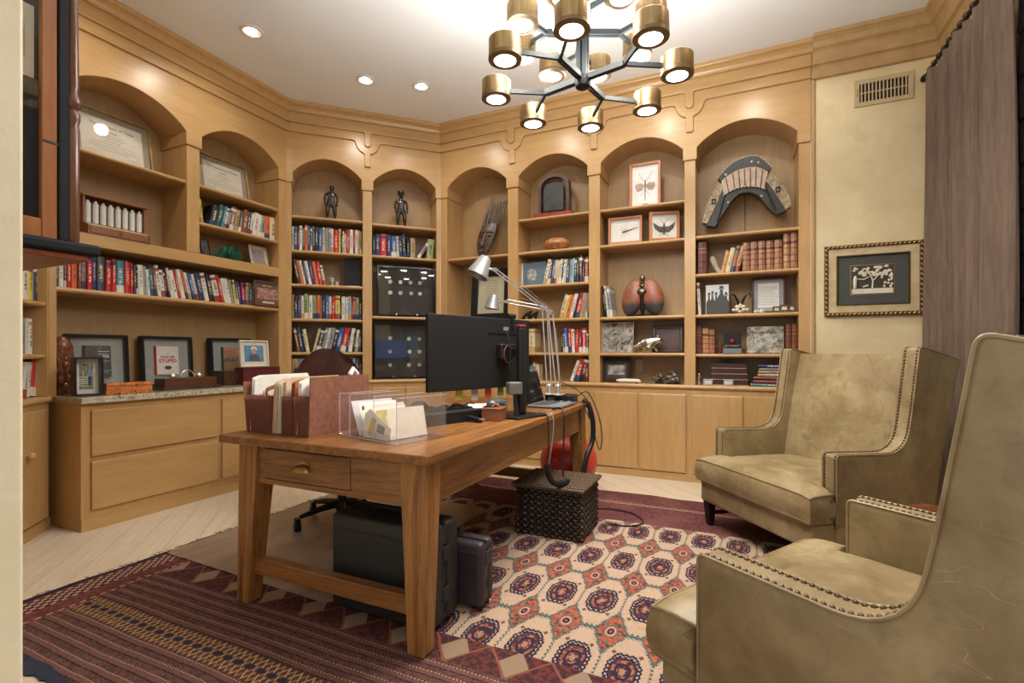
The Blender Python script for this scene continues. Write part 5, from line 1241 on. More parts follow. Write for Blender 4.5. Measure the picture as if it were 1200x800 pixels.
# fourth bay, shelf with the black and white photo
xa, xb = F3.x(827, .06), F3.x(854, .06); hw = (xb-xa)/2
t = thing('photo_block', 'black and white photo block of people in hats', 'photo', F3, (xa+xb)/2, .07, 1.4486, -4)
MB().box(-hw, hw, 0, .035, 0, .255).build('block', M['white'], t, bevel=.001); MB().box(-hw+.001, hw-.001, -.0012, 0, .001, .254).build('print', mottled('bw_sky_print', [(.50,.50,.52), (.62,.62,.63)], 5, .35), t)
dkp = plain('dark_photo_tone', (.035,.034,.036), .4)
for px, w_, zt in ((-.066, .018, .165), (-.038, .019, .175), (-.008, .018, .165), (.034, .034, .215), (.070, .022, .16)):
    MB().plate([(px-w_*1.1, .002), (px+w_*1.1, .002), (px+w_*1.2, zt*.6), (px+w_*.4, zt*.8), (px+w_*.35, zt), (px-w_*.35, zt), (px-w_*.4, zt*.8), (px-w_*1.2, zt*.6)], -.0020-px*.002, -.0012).build('pictured_person', dkp, t)
    MB().plate([(px-w_*.95, zt+.003), (px+w_*.95, zt+.003), (px+w_*.5, zt+.010), (px+w_*.4, zt+.028), (px-w_*.4, zt+.028), (px-w_*.5, zt+.010)], -.0022-px*.002, -.0012).build('pictured_hat', dkp, t)
t = thing('horned_ornament', 'small ivory flower ornament with two curling black horns', 'ornament', F3, F3.x(867.5, .03), .03, 1.4486)
mb = MB()
for k in range(6): a = R(60*k+30); mb.ball((.030*math.cos(a), 0, .042+.026*math.sin(a)), (.017, .018, .015), 10, 7)
mb.ball((0, -.004, .042), (.022, .02, .02), 10, 7).ball((-.052, 0, .03), (.014, .01, .012), 8, 6).ball((.052, 0, .03), (.014, .01, .012), 8, 6)
mb.build('flower_body', M['cream'], t, smooth=True, kind='stuff'); MB().ball((0, -.026, .042), (.009, .004, .009), 8, 5).build('heart', M['black'], t, smooth=True)
for s_ in (-1, 1): MB().tube([(s_*.012, 0, .075), (s_*.022, 0, .11), (s_*.045, .0, .155), (s_*.068, 0, .165), (s_*.078, 0, .145), (s_*.076, 0, .125)], [.008, .009, .008, .007, .005, .003], 8).build('horn', M['black_gloss'], t, smooth=True)
t = pic('framed_letter', 'dark wood frame with a typed letter on a grey mat', 'frame', F3, 881, 921, 1.448, .305, .13, plain('very_dark_wood', (.045,.014,.009), .35), .016, .02, plain('grey_lilac_mat', (.32,.29,.30), .8), .032, M['white'], tilt=-5)
bars(t, [(-.075, .075-(k*5 % 4)*.01, .075+k*.016, .003) for k in range(10)], plain('grey_type', (.35,.33,.32), .8))
for k in range(2):
    t = thing('bone_token', ('left' if k == 0 else 'right') + ' small ivory token in front of the framed letter', 'ornament', F3, F3.x(886.5+6.5*k, .03), .03, 1.4486)
    MB().lathe([(.020, 0), (.022, .012), (.015, .022), (.004, .026)], n=14).build('token', M['cream'], t, smooth=True); MB().ball((0, -.019, .014), (.006, .003, .005), 8, 5).build('mark', M['black'], t)
for k, (u, w_, h_) in enumerate(((910, .028, .048), (919, .032, .06), (928, .022, .055))):
    t = thing('metal_box', ('left', 'middle', 'right')[k] + ' one of three small aged metal boxes by the framed letter', 'box', F3, F3.x(u, .02), .04, 1.4486)
    MB().box(-w_, w_, -.025, .025, 0, h_).build('box_body', mottled('tarnished_metal', [(.08,.06,.03), (.20,.15,.08)], 30, .35, .7), t, bevel=.002); MB().plate([(-w_*.6, h_*.3), (w_*.6, h_*.3), (w_*.4, h_*.8), (0, h_*.6), (-w_*.4, h_*.8)], -.027, -.025).build('inlay', M['cream'], t)
# fourth bay, lower shelves
xa, xb = F3.x(847.5, .05), F3.x(869, .05); hw = (xb-xa)/2
t = thing('bouquet_box', 'black box with a red flower and silver ornament on a grey drawer base', 'ornament', F3, (xa+xb)/2, .06, 1.1106)
MB().box(-hw, hw, -.05, .05, 0, .045).build('grey_base', plain('slate_box', (.16,.20,.23), .5), t, bevel=.002); MB().box(-hw+.001, hw-.001, .0, .045, .0455, .175).build('black_back', M['black'], t)
mb = MB()
for k in range(11): mb.ball((-.055+.011*k, -.02, .056+.014*abs(math.sin(k*1.7))), .010, 7, 5)
mb.build('silver_beads', silv, t, smooth=True, kind='stuff'); MB().ball((0, -.015, .105), (.022, .018, .022), 12, 8).build('flower', plain('dark_red_flower', (.25,.01,.015), .6), t, smooth=True)
t = pic('mosaic_frame', 'wide frame with pale shell mosaic border and a garden photo', 'frame', F3, 875, 919, 1.11, .225, .07, mottled('shell_mosaic', [(.05,.04,.03), (.56,.52,.42), (.16,.15,.09)], 24, .3, dist=.4), .050, .02, M['white'], .0, photo_print('garden_party_photo', 8, [(.10,.15,.07), (.55,.52,.45), (.20,.04,.04)], 24), tilt=-6)
xa, xb = F3.x(832, .06), F3.x(877, .06); hw = (xb-xa)/2
t = thing('leather_case', 'brown striped leather case with a handle on the right counter', 'case', F3, (xa+xb)/2, .11, .8406)
brn = plain('dark_brown_case', (.038,.012,.008), .4)
for k in range(4): MB().box(-hw*(1-.03*k), hw*(1-.03*k), -.07, .07, .048*k+.004, .048*k+.046).build('tier', brn, t, bevel=.004)
for k in range(4): MB().box(-hw*(1.01-.03*k), hw*(1.01-.03*k), -.073, .073, .048*k, .048*k+.006).build('pale_strip', plain('pale_strip', (.42,.24,.17), .5), t)
MB().tube([(-.05, 0, .19), (-.045, 0, .212), (.045, 0, .212), (.05, 0, .19)], .008, 8).build('handle', brn, t, smooth=True)
for k, (u, lab) in enumerate(((829.5, 'clear crystal block left of the striped leather case'), (853.5, 'clear crystal block in front of the striped leather case'))):
    t = thing('crystal_block', lab, 'ornament', F3, F3.x(u, .0), .02, .8406)
    MB().box(-.038, .038, -.012, .016, 0, .052).build('crystal', glassy('crystal', (.85,.83,.78), .05, .35), t, bevel=.004); MB().box(-.026, .026, -.0125, -.012, .014, .038).build('etching', M['silver'], t)
t = thing('silver_figure', 'tiny silver standing figure at the left end of the right counter', 'figurine', F3, F3.x(819, .03), .03, .8406)
skin('figure', [(0,0,.05,.014), (0,0,.085,.012), (.0,0,.105,.010), (-.01,0,.0,.008), (.014,0,.0,.008), (.02,-.01,.07,.006)], [(0,1),(1,2),(0,3),(0,4),(1,5)], silv, t, 2)
MB().lathe([(.022, 0), (.022, .004), (.012, .006)], n=12).build('base', silv, t)

# ---------------------------------------------------------------- plaster wall: vent and framed relief
FB = Frame(.554, 4.47, 0)
xa, xb = FB.x(1001), FB.x(1070.5); za, zb = FB.z(1001, 127), FB.z(1001, 96)
t = thing('air_vent', 'cream rectangular air vent high on the plaster wall', 'vent', FB, 0, 0, 0)
crm = plain('painted_vent', (.52,.40,.22), .6)
MB().ring(xa, xb, za, zb, .032, -.012, 0).build('frame', crm, t, bevel=.002)
MB().box(xa+.02, xb-.02, -.002, 0, za+.02, zb-.02).build('duct_shade', M['black'], t)  # black sheet painted in for the shade behind the slats
n = 13
for k in range(n): x = xa+.045+(xb-xa-.09)*k/(n-1); MB().box(x-.004, x+.004, -.012, -.003, za+.032, zb-.032).build('slat', crm, t)
MB().box(xa+.032, xb-.032, -.006, -.003, (za+zb)/2-.004, (za+zb)/2+.004).build('rear_bar', crm, t); MB().box(xa+.012, xa+.018, -.024, -.012, (za+zb)/2-.02, (za+zb)/2+.02).build('lever', crm, t)
xa, xb = FB.x(965.5), FB.x(1081.5); za, zb = FB.z(965.5, 371), FB.z(965.5, 290)
t = thing('framed_relief', 'ivory carved relief in a rope gilt frame on the plaster wall', 'picture', FB, (xa+xb)/2, -.001, (za+zb)/2); hw, hh = (xb-xa)/2, (zb-za)/2
dg_ = plain('bronze_gilt', (.13,.065,.025), .35, .6); gl_ = plain('bright_gilt', (.62,.40,.16), .28, .8)
MB().ring(-hw, hw, -hh, hh, .026, -.030, 0).build('rope_frame', dg_, t, bevel=.004, seg=2)
mb = MB()
def beads(x0, z0, x1, z1, n_):
    for k in range(n_):
        a = (k+.5)/n_; x, z = x0+(x1-x0)*a, z0+(z1-z0)*a
        d_ = math.atan2(z1-z0, x1-x0)+R(35); mb.ball((0, 0, 0), (.013, .006, .006), 8, 5, T=Matrix.Translation((x, -.032, z)) @ Matrix.Rotation(-d_, 4, 'Y'))
beads(-hw+.013, -hh+.013, hw-.013, -hh+.013, 21); beads(-hw+.013, hh-.013, hw-.013, hh-.013, 21); beads(-hw+.013, -hh+.013, -hw+.013, hh-.013, 14); beads(hw-.013, -hh+.013, hw-.013, hh-.013, 14)
mb.build('rope_beading', gl_, t, smooth=True, kind='stuff')
MB().ring(-hw+.026, hw-.026, -hh+.026, hh-.026, .052, -.022, 0).build('champagne_liner', mottled('champagne_gilt', [(.48,.36,.19), (.62,.50,.30)], 12, .45), t)
MB().ring(-hw+.078, hw-.078, -hh+.078, hh-.078, .010, -.026, 0).build('inner_slip', dg_, t, bevel=.002)
MB().box(-hw+.085, hw-.085, -.012, -.004, -hh+.085, hh-.085).build('slate_mat', plain('slate_mat', (.07,.075,.065), .85), t)
iw, ih = hw*.43, hh*.40
MB().ring(-iw-.006, iw+.006, -ih-.006, ih+.006, .005, -.015, -.012).build('relief_border', gl_, t); MB().box(-iw, iw, -.0135, -.012, -ih, ih).build('relief_ground', plain('dark_relief_ground', (.05,.04,.028), .7), t)
mb = MB(); rr = random.Random(3); mb.box(-iw+.004, iw-.004, -.019, -.0135, -ih+.003, -ih*.62)
for k in range(46):
    x = (rr.random()*2-1)*iw*.9; z = ih*(.28+rr.random()*.62); mb.ball((x, -.016, z), (.009+rr.random()*.006, .004, .006+rr.random()*.005), 6, 4)
for k in range(14): mb.ball((iw*(.45+rr.random()*.5), -.016, ih*(rr.random()*.9-.55)), (.009, .004, .010), 6, 4)
mb.tube([(0, -.017, -ih*.6), (.004, -.017, -ih*.1), (-.01, -.017, ih*.3), (-.03, -.017, ih*.6)], .005, 6).tube([(.004, -.017, -ih*.1), (.03, -.017, ih*.2), (.05, -.017, ih*.5)], .004, 6)
mb.tube([(-iw*.82, -.017, -ih*.6), (-iw*.82, -.018, ih*.0), (-iw*.80, -.018, ih*.30)], [.010, .013, .007], 8).tube([(-iw*.8, -.018, ih*.1), (-iw*.4, -.018, ih*.02), (-iw*.15, -.018, ih*.2)], .004, 6)
mb.tube([(-iw*.45, -.017, -ih*.5), (-iw*.2, -.017, -ih*.4)], .006, 6)
mb.build('ivory_relief', M['cream'], t, kind='stuff')

# ---------------------------------------------------------------- window, shade, curtain
wn = struct('window_1', MB().box(1.343, 1.352, .5, 3.30, .9, 2.92), plain('night_glass', (.01,.012,.02), .05))
MB().box(1.325, 1.352, .44, .50, .84, 2.98).build('frame_side', M['trimwhite'], wn); MB().box(1.325, 1.352, .50, 3.30, .84, .90).build('sill', M['trimwhite'], wn)
sh = thing('roman_shade', 'dark brown woven roman shade lowered beside the curtain', 'blind', x=1.335, y=1.9, z=0)
z = 3.03
MB().box(-.035, -.0, -1.45, 1.45, 2.98, 3.03).build('headrail', M['shade'], sh)
k = 0
while z-.225 > .6:
    MB().hexa([(-.030,-1.45,z-.232),(-.016,-1.45,z-.232),(-.016,1.45,z-.232),(-.030,1.45,z-.232)], [(-.022,-1.45,z-.004),(-.014,-1.45,z-.004),(-.014,1.45,z-.004),(-.022,1.45,z-.004)]).build('shade_fold', M['shade'], sh, loc=(0, 0, -.05)); z -= .225; k += 1
PR = 1.225
ct = thing('curtain', 'taupe linen curtain hanging from the black rod by the window', 'curtain', x=PR, y=3.79, z=0)
mb = MB(); NZ, NS = 16, 150; ztop = 3.025
def fold(s_, zt):
    a = .5+.5*zt; return (.040*math.sin(s_*2*math.pi*10.3+math.sin(zt*2.2)*.5) + .014*math.sin(s_*2*math.pi*23+zt*1.5))*(.75+.25*a) + .010*math.sin(s_*31+zt*4)
ya, yb = 3.255-3.79, 4.315-3.79
for layer in (0, 1):
    for j in range(NZ+1):
        zt = j/NZ
        for i in range(NS+1):
            s_ = i/NS; wdz = 1+.02*(1-zt); y = (ya+(yb-ya)*s_)*wdz + .004*math.sin(s_*60+zt*5)
            mb.v.append((fold(s_, zt)+layer*.003, y, .02+(ztop-.02)*zt))
K = (NZ+1)*(NS+1)
for j in range(NZ):
    for i in range(NS): a = j*(NS+1)+i; mb.f += [(a, a+1, a+NS+2, a+NS+1), (K+a, K+a+NS+1, K+a+NS+2, K+a+1)]; mb.fm += [0, 0]
for j in range(NZ):
    for i in (0, NS): a = j*(NS+1)+i; mb.f.append((a, a+NS+1, K+a+NS+1, K+a)); mb.fm.append(0)
for i in range(NS):
    for j in (0, NZ): a = j*(NS+1)+i; mb.f.append((a, a+1, K+a+1, K+a)); mb.fm.append(0)
mb.build('drape', M['curtain'], ct, smooth=True)
rod = thing('curtain_rod', 'black wrought curtain rod with rings above the taupe curtain', 'curtain rod', x=PR, y=4.40, z=3.085)
MB().cyl((0, -3.9, 0), .013, 3.88, 12, axis='y').build('pole', M['black'], rod, smooth=True)
MB().lathe([(.013, 0), (.020, .01), (.014, .02), (.024, .035), (.020, .06), (.008, .07)], n=14).build('finial', M['black'], rod, smooth=True, rot=(R(-90), 0, 0), loc=(0, -.02, 0))
MB().box(0, 1.35-PR-.0, -.085, -.065, -.012, .012).box(1.335-PR, 1.35-PR, -.10, -.05, -.04, .04).build('bracket', M['black'], rod)
for k in range(13):
    y = -.12-k*.085; MB().tube([(.024*math.sin(R(a)), y+.004*math.sin(k*3), .024*math.cos(R(a))-.008) for a in range(0, 360, 24)], .0032, 6, closed=True).build('ring', M['black'], rod, smooth=True)

# ---------------------------------------------------------------- hanging cabinet at the left edge
PC = -1.83; FC = Frame(PC, .45, 90)
y93, y83, y82, y70, y69, y50 = (FC.x(u) for u in (92, 83, 82, 70, 69, 50))
hc = thing('hanging_cabinet', 'tall wall-hung cabinet with glass side, orange stile and black corner post', 'cabinet', x=PC, y=.443, z=0)
yo = -.443+.45
redst = wood('orange_brown_stile', (.27,.095,.03), (.36,.145,.05), grain=(12,12,1), scale=2, rough=.35)
bkp = plain('worn_black_paint', (.004,.006,.009), .62)
ZB, ZTp = 1.455, 3.0
MB().box(-.45, 0, y69+yo, y82+yo, ZB, ZTp).build('corner_post', bkp, hc, bevel=.003)
MB().box(-.025, -.004, y50+yo, y69+yo-.0015, ZB, ZTp).build('side_stile', redst, hc, bevel=.002)
MB().box(-.025, -.004, .012, y50+yo-.001, ZB, ZB+.055).build('bottom_rail', redst, hc, bevel=.002)
MB().box(-.018, -.014, .012, y50+yo, ZB+.055, ZTp).build('side_glass', M['glass'], hc)
MB().box(-.45, -.005, .0, .010, ZB, ZTp).build('back_panel', M['darkwood'], hc); MB().box(-.46, 0, .0, y82+yo, ZTp, ZTp+.05).build('cornice', bkp, hc, bevel=.006)
for z in (1.90, 2.35): MB().box(-.44, -.03, .012, y69+yo-.01, z, z+.018).build('inner_shelf', M['darkwood'], hc)
MB().box(-.44, -.42, .012, y69+yo-.01, ZB, ZTp).build('far_side', M['darkwood'], hc)
cx = y82+yo+.012
mb = MB().lathe([(.014, ZB), (.017, ZB+.01), (.017, 1.80), (.013, 1.81), (.019, 1.83), (.019, 1.85), (.012, 1.86), (.021, 1.875), (.021, 1.89), (.013, 1.91), (.016, 1.93), (.013, 2.2), (.012, 2.30), (.022, 2.315), (.022, 2.33), (.013, 2.34), (.017, 2.36), (.012, 2.37), (.015, 2.6), (.012, 3.0)], c=(-.014, cx, 0), n=18)
mb.build('turned_column', plain('column_brown', (.13,.055,.035), .25), hc, smooth=True)
MB().box(-.012, -.002, y50+yo+.002, y69+yo, 1.735, 1.742).build('latch_hook', M['gunmetal'], hc)
y116 = FC.x(115)
MB().box(-.50, .022, .0, y116+yo, 1.418, 1.454).build('black_ledge', bkp, hc, bevel=.010, seg=3)
MB().box(-.49, .010, .0, y116+yo-.03, 1.400, 1.4178).build('ledge_underside', M['mahogany'], hc, bevel=.002)
for k in range(5):
    x = -.05-.028*k
    b_ = one_book(FI, 0, 0, 0, .022, .16+.01*(k % 2), 0, CO['lwsnl'[k]][0], f'small {CO["lwsnl"[k]][1]} book, {ordn(k+1)} from glass inside hanging cabinet', 'books inside hanging cabinet', dep=.12)
    b_.location = (PC+x-.02, y50+.45-.05, ZB+.0006); b_.rotation_quaternion = Matrix.Rotation(R(180), 4, 'Z').to_quaternion()
t = thing('paper_card', 'white printed card standing on the shelf inside the hanging cabinet', 'card', x=PC-.05, y=y50+.45-.06, z=1.9186)
MB().box(-.004, 0, -.06, .06, 0, .22).build('card_sheet', M['white'], t); MB().box(0, .001, -.04, .04, .06, .16).build('print', photo_print('pale_print', 9, [(.50,.46,.46), (.66,.62,.62)], 20), t)
# ---------------------------------------------------------------- things on the desk
# accordion file of brown folders
fx0, fx1, fy0, fy1 = -2.08, -1.685, 1.56, 1.93
t = thing('folder_file', 'reddish brown accordion file stuffed with papers on the desk corner', 'file', x=(fx0+fx1)/2, y=(fy0+fy1)/2, z=DZ+.0006)
hw, hd = (fx1-fx0)/2, (fy1-fy0)/2
pres = mottled('red_brown_pressboard', [(.20,.075,.045), (.29,.12,.075)], 30, .7); manila = mottled('manila_card', [(.60,.42,.26), (.70,.52,.35)], 20, .8)
gus = plain('gusset_paper', (.20,.068,.045), .75)
# outer panels, tilted a little
MB().hexa([(hw-.006,-hd,0),(hw,-hd,0),(hw,hd,0),(hw-.006,hd,0)], [(hw+.004,-hd-.0,.262),(hw+.010,-hd-.0,.262),(hw+.010,hd,.262),(hw+.004,hd,.262)]).build('cover_panel', pres, t)
MB().hexa([(-hw,-hd,0),(-hw+.004,-hd,0),(-hw+.004,hd,0),(-hw,hd,0)], [(-hw-.028,-hd,.232),(-hw-.024,-hd,.232),(-hw-.024,hd,.232),(-hw-.028,hd,.232)]).build('cover_panel', pres, t)
# pleated gusset in front and back
def gusset(xa, xb, y, h, n):
    mb = MB(); pts = []
    for k in range(2*n+1): pts.append((xa+(xb-xa)*k/(2*n), y+(.024 if k % 2 else 0)))
    for a, b_ in zip(pts, pts[1:]): mb.hexa([(a[0],a[1],.001),(b_[0],b_[1],.001),(b_[0],b_[1]+.001,.001),(a[0],a[1]+.001,.001)], [(a[0],a[1],h),(b_[0],b_[1],h),(b_[0],b_[1]+.001,h),(a[0],a[1]+.001,h)])
    return mb.build('pleated_gusset', gus, t)
gusset(-hw, -hw+.165, -hd+.002, .172, 7); gusset(-hw+.225, hw-.10, -hd+.002, .172, 4); gusset(hw-.095, hw-.004, -hd+.002, .176, 4); gusset(-hw, hw, hd-.018, .16, 12)
MB().box(-hw+.003, hw-.006, -hd+.004, hd-.004, .0, .004).build('bottom', gus, t)
sheets = [(-hw+.006, .262, -hd+.012, M['white'], 3), (-hw+.03, .20, -hd+.05, manila, 2), (-hw+.075, .215, -hd+.03, pres, 2), (-hw+.10, .20, -hd+.02, M['cream'], 2), (-hw+.125, .225, -hd+.06, pres, 3),
          (-hw+.175, .240, -hd-.006, manila, 3), (-hw+.19, .250, -hd-.010, manila, 2), (-hw+.205, .245, -hd-.004, M['cream'], 3), (-hw+.222, .255, -hd+.01, manila, 2),
          (-hw+.245, .225, -hd+.03, M['cream'], 2), (-hw+.262, .245, -hd+.014, pres, 3), (-hw+.275, .25, -hd+.02, plain('orange_card', (.45,.12,.04), .7), 1), (hw-.085, .252, -hd+.01, M['white'], 3), (hw-.065, .235, -hd+.03, M['white'], 2), (hw-.045, .24, -hd+.02, M['cream'], 2), (hw-.025, .245, -hd+.05, pres, 3)]
for x, h, y0_, m_, n_ in sheets:
    for j in range(n_): MB().plate([(y0_+.003*j, .005), (hd-.02, .005), (hd-.02, h-.006*j), (y0_+.05, h-.004*j), (y0_+.012+.003*j, h-.012-.004*j)], x+.0045*j, x+.0045*j+.0018, 'yz').build('folder_sheet', m_, t)
MB().tube([(hw-.02, hd-.10, .262), (hw-.02, hd-.08, .29), (hw-.02, hd-.05, .262)], .012, 8).build('rolled_paper', M['white'], t, smooth=True)
# clear acrylic letter tray
ang = math.degrees(math.atan2(-.10, .40))
t = thing('acrylic_tray', 'clear acrylic letter tray of envelopes and cards on the desk edge', 'tray', x=-1.395, y=1.76, z=DZ+.0006, turn=ang)
A = M['acrylic']; hw, hd = .205, .135
MB().box(-hw, hw, -hd, hd, 0, .004).build('tray_base', A, t, bevel=.001)
for x in (-hw, -.125, .05, hw-.004): MB().box(x, x+.004, -hd, hd, .0042, .185).build('divider', A, t, bevel=.001)
AE = glassy('acrylic_edge', (.90,.86,.92), .1, .55)
for x in (-hw, -.125, .05, hw-.004):
    MB().box(x-.0004, x+.0044, -hd-.0012, -hd, .004, .185).box(x-.0004, x+.0044, -hd-.0012, hd, .185, .1865).build('polished_edge', AE, t)
MB().box(-hw, hw, -hd-.0012, -hd, 0, .0042).build('polished_edge', AE, t)
MB().box(-.12, hw-.006, -hd, -hd+.004, .0042, .035).build('front_lip', A, t); MB().box(-hw+.006, hw-.006, hd-.004, hd, .0042, .16).build('back_wall', A, t)
rr = random.Random(12)
for k in range(7):
    x = -.11+k*.034; T_ = Matrix.Translation((x, -.005, .006)) @ Matrix.Rotation(R(-(-30+rr.random()*12)), 4, 'Y')
    wd = (.11, .10, .115, .09, .10, .08, .10)[k]; hh = (.16, .15, .14, .13, .12, .10, .13)[k]
    m_ = (M['white'], M['white'], M['cream'], M['white'], plain('yellow_paper', (.62,.55,.16), .8), M['white'], M['cream'])[k]
    T_ = Matrix.Translation((x+.03, -.005, .006)) @ Matrix.Rotation(R(-24+2*k), 4, 'Y')
    MB().box(-.001, .001, -wd, wd, 0, hh).build('envelope', m_, t, T=T_)
T_ = Matrix.Translation((.04, -.128, .008))
MB().plate([(-.075, .0), (.10, .0), (.12, .05), (-.02, .125), (-.06, .10)], 0, .0012).build('front_card', M['white'], t, T=T_)
t2 = MB().plate([(.02, .03), (.07, .022), (.078, .055), (.03, .065)], -.0006, 0).build('printed_patch', plain('grey_print', (.32,.32,.33), .8), t, T=T_)
MB().plate([(-.04, .02), (-.015, .012), (.02, .08), (-.01, .09)], -.0008, 0).build('yellow_note', plain('yellow_paper', (0,0,0)), t, T=T_)
MB().plate([(-.006, .0), (.008, .0), (.008, .012), (.001, .020), (-.006, .012)], -.0012, 0).build('house_emblem', M['grey'], t, loc=(-.02, -.137, .125))
# monitor
mx0, my0, mx1, my1 = -1.434, 2.08, -1.19, 2.83
mc = Vector(((mx0+mx1)/2, (my0+my1)/2)); ma = math.degrees(math.atan2(my1-my0, mx1-mx0)); ML = math.hypot(mx1-mx0, my1-my0)/2
t = thing('monitor', 'large black computer monitor seen from behind, red-topped stand pole', 'monitor', x=mc.x, y=mc.y, z=DZ+.0006, turn=ma)
# local x along the screen, local -y towards the lens side (its back)
MB().box(-ML, ML, -.012, .010, .165, .57).build('panel_back', M['black_matte'], t, bevel=.004, seg=2)
MB().box(-ML+.008, ML-.008, .010, .0115, .172, .562).build('screen', M['black_gloss'], t)
MB().box(-.02+.05, .30, -.014, -.0119, .475, .483).build('vent_slot', M['black_gloss'], t)
MB().box(.16, .205, -.0128, -.0118, .50, .522).build('info_label', M['grey'], t)
MB().box(.10, .22, -.055, -.012, .33, .42).build('mount_plate', M['black'], t, bevel=.006)
px_, py_ = .185, -.13
MB().box(px_-.028, px_+.028, py_-.018, py_+.018, .012, .515).build('stand_pole', M['black'], t, bevel=.010, seg=3, smooth=True)
MB().box(px_-.026, px_+.026, py_-.017, py_+.017, .516, .530).build('red_cap', plain('red_plastic', (.35,.02,.015), .35), t, bevel=.005, seg=2)
MB().box(px_-.02, px_+.02, py_+.016, -.052, .35, .39).build('mount_arm', M['black'], t)
MB().box(px_-.13, px_+.13, py_-.09, py_+.17, 0, .012).build('stand_base', M['black'], t, bevel=.004)
MB().tube([(px_-.03, -.03, .50), (px_-.04, -.07, .46), (px_-.045, -.09, .36), (px_-.05, -.08, .28)], .004, 6).build('cable', M['black'], t, smooth=True)
MB().tube([(px_-.03+.040*math.cos(R(a)), -.06, .36+.05*math.sin(R(a))) for a in range(0, 360, 20)], .0022, 6, closed=True).build('cable_loop', plain('orange_wire', (.25,.07,.03), .5), t, smooth=True)
# webcam clipped on top
MBw = thing('webcam', 'small black webcam clipped to the top edge of the monitor', 'webcam', x=mc.x+math.cos(R(ma))*.24, y=mc.y+math.sin(R(ma))*.24, z=DZ+.571, turn=ma)
MB().cyl((-.03, .0, .018), .016, .06, 14, axis='x').build('camera_body', M['black'], MBw, smooth=True); MB().box(-.012, .012, -.022, .016, -.0, .006).box(-.010, .010, -.022, -.016, -.055, .003).build('clip', M['black'], MBw, bevel=.001)
# grey device on a stand
q = floor_pt(603, 491, DZ)
t = thing('desk_device', 'grey box device on a black upright stand beside the monitor pole', 'speaker', x=q[0]-.02, y=q[1]+.04, z=DZ+.0006, turn=20)
MB().box(-.055, .055, -.04, .04, 0, .010).build('foot', M['black'], t, bevel=.003); MB().hexa([(.0,-.016,.01),(.03,-.016,.01),(.03,.004,.01),(.0,.004,.01)], [(-.01,-.012,.17),(.012,-.012,.17),(.012,.004,.17),(-.01,.004,.17)]).build('stand', M['black'], t, bevel=.002)
MB().lathe([(.044, .135), (.048, .14), (.048, .198), (.044, .203)], n=6).build('device_body', plain('device_grey', (.13,.13,.125), .4), t, bevel=.003)
# sticky notes
for k, (u0, u1, v0, v1, c, nm) in enumerate(((528, 541, 458, 472, (.42,.36,.06), 'mustard'), (546, 558, 462, 478, (.42,.36,.33), 'pale grey'), (564, 572, 455, 465, (.55,.05,.05), 'red'), (577, 590, 452, 464, (.22,.30,.08), 'green'))):
    uu = (u0+u1)/2
    xl = ((uu-499.5)/(619-499.5)-.5)*2*ML
    o = MB().box(-.026, .026, -.0008, 0, -.055-.012*(k == 1), .012).build('sticky_note', plain('note_'+nm.replace(' ', '_'), c, .8), loc=(mc.x+math.cos(R(ma))*xl - math.sin(R(ma))*.013, mc.y+math.sin(R(ma))*xl + math.cos(R(ma))*.013, DZ+.168), rot=(0, 0, R(ma)))
    tag(o, nm + ' sticky note hanging below the bottom edge of the monitor', 'note', 'sticky notes')
# keyboard and scanner tray
t = thing('keyboard_tray', 'long black keyboard shelf with cables piled on the desk', 'keyboard', x=-1.46, y=2.20, z=DZ+.0006, turn=72)
MB().box(-.30, .30, -.115, .105, 0, .045).build('tray_body', M['black'], t, bevel=.004); MB().box(-.305, .305, -.122, -.112, .0, .062).build('front_rail', M['black'], t, bevel=.002)
MB().box(-.30, .30, -.124, -.119, .056, .064).build('rail_edge', M['dgrey'], t)
kb = MB().box(-.24, .22, -.07, .08, .0455, .062).build('keyboard', M['black_matte'], t, bevel=.003)
for r_ in range(4):
    for c_ in range(14): MB().box(-.232+.032*c_, -.205+.032*c_, -.062+.034*r_, -.034+.034*r_, .0622, .070).build('key', M['black'], kb)
MB().ball((-.12, -.02, .095), (.05, .035, .026), 16, 10).build('mouse', M['black'], t, smooth=True)
MB().box(-.215, -.175, -.090, -.075, .063, .078).build('blue_tag', plain('bright_blue_plastic', (.02,.22,.45), .4), t, bevel=.003)
rr = random.Random(5)
for k in range(5):
    a = -.26+.1*k; MB().tube([(a, -.09+.02*k, .066), (a+.06, -.04, .085+.01*(k % 2)), (a+.10, .03, .072), (a+.17, .07, .075), (a+.19, -.03+.02*k, .068)], .004, 6).build('cable', M['black'], t, smooth=True)
# small wooden box with odds and ends
q = floor_pt(585, 493, DZ)
t = thing('pencil_box', 'small square reddish wooden box with pens in front of the monitor', 'box', x=q[0]-.045, y=q[1]+.03, z=DZ+.0006, turn=12)
MB().box(-.055, .055, -.065, .065, 0, .062).build('box_body', M['redwood'], t, bevel=.002); MB().box(-.060, .060, -.070, .070, .0622, .070).build('lid', M['redwood'], t, bevel=.002)
for k in range(5): MB().tube([(-.05+.02*k, -.04+.012*k, .074), (.045-.012*k, .05-.02*k, .080+.004*k)], .0045, 7).build('pen', (M['black'], M['black'], M['alu'], M['black'], plain('orange_pen', (.45,.14,.04), .4))[k], t, smooth=True)
MB().lathe([(.02, .071), (.022, .09), (.012, .10)], c=(-.02, .03, 0), n=12).build('clip_bowl', plain('blue_grey_glass', (.13,.18,.21), .2), t, smooth=True)
t = thing('stapler', 'black stapler lying in front of the small wooden box', 'stapler', x=q[0]-.14, y=q[1]-.09, z=DZ+.0006, turn=-8)
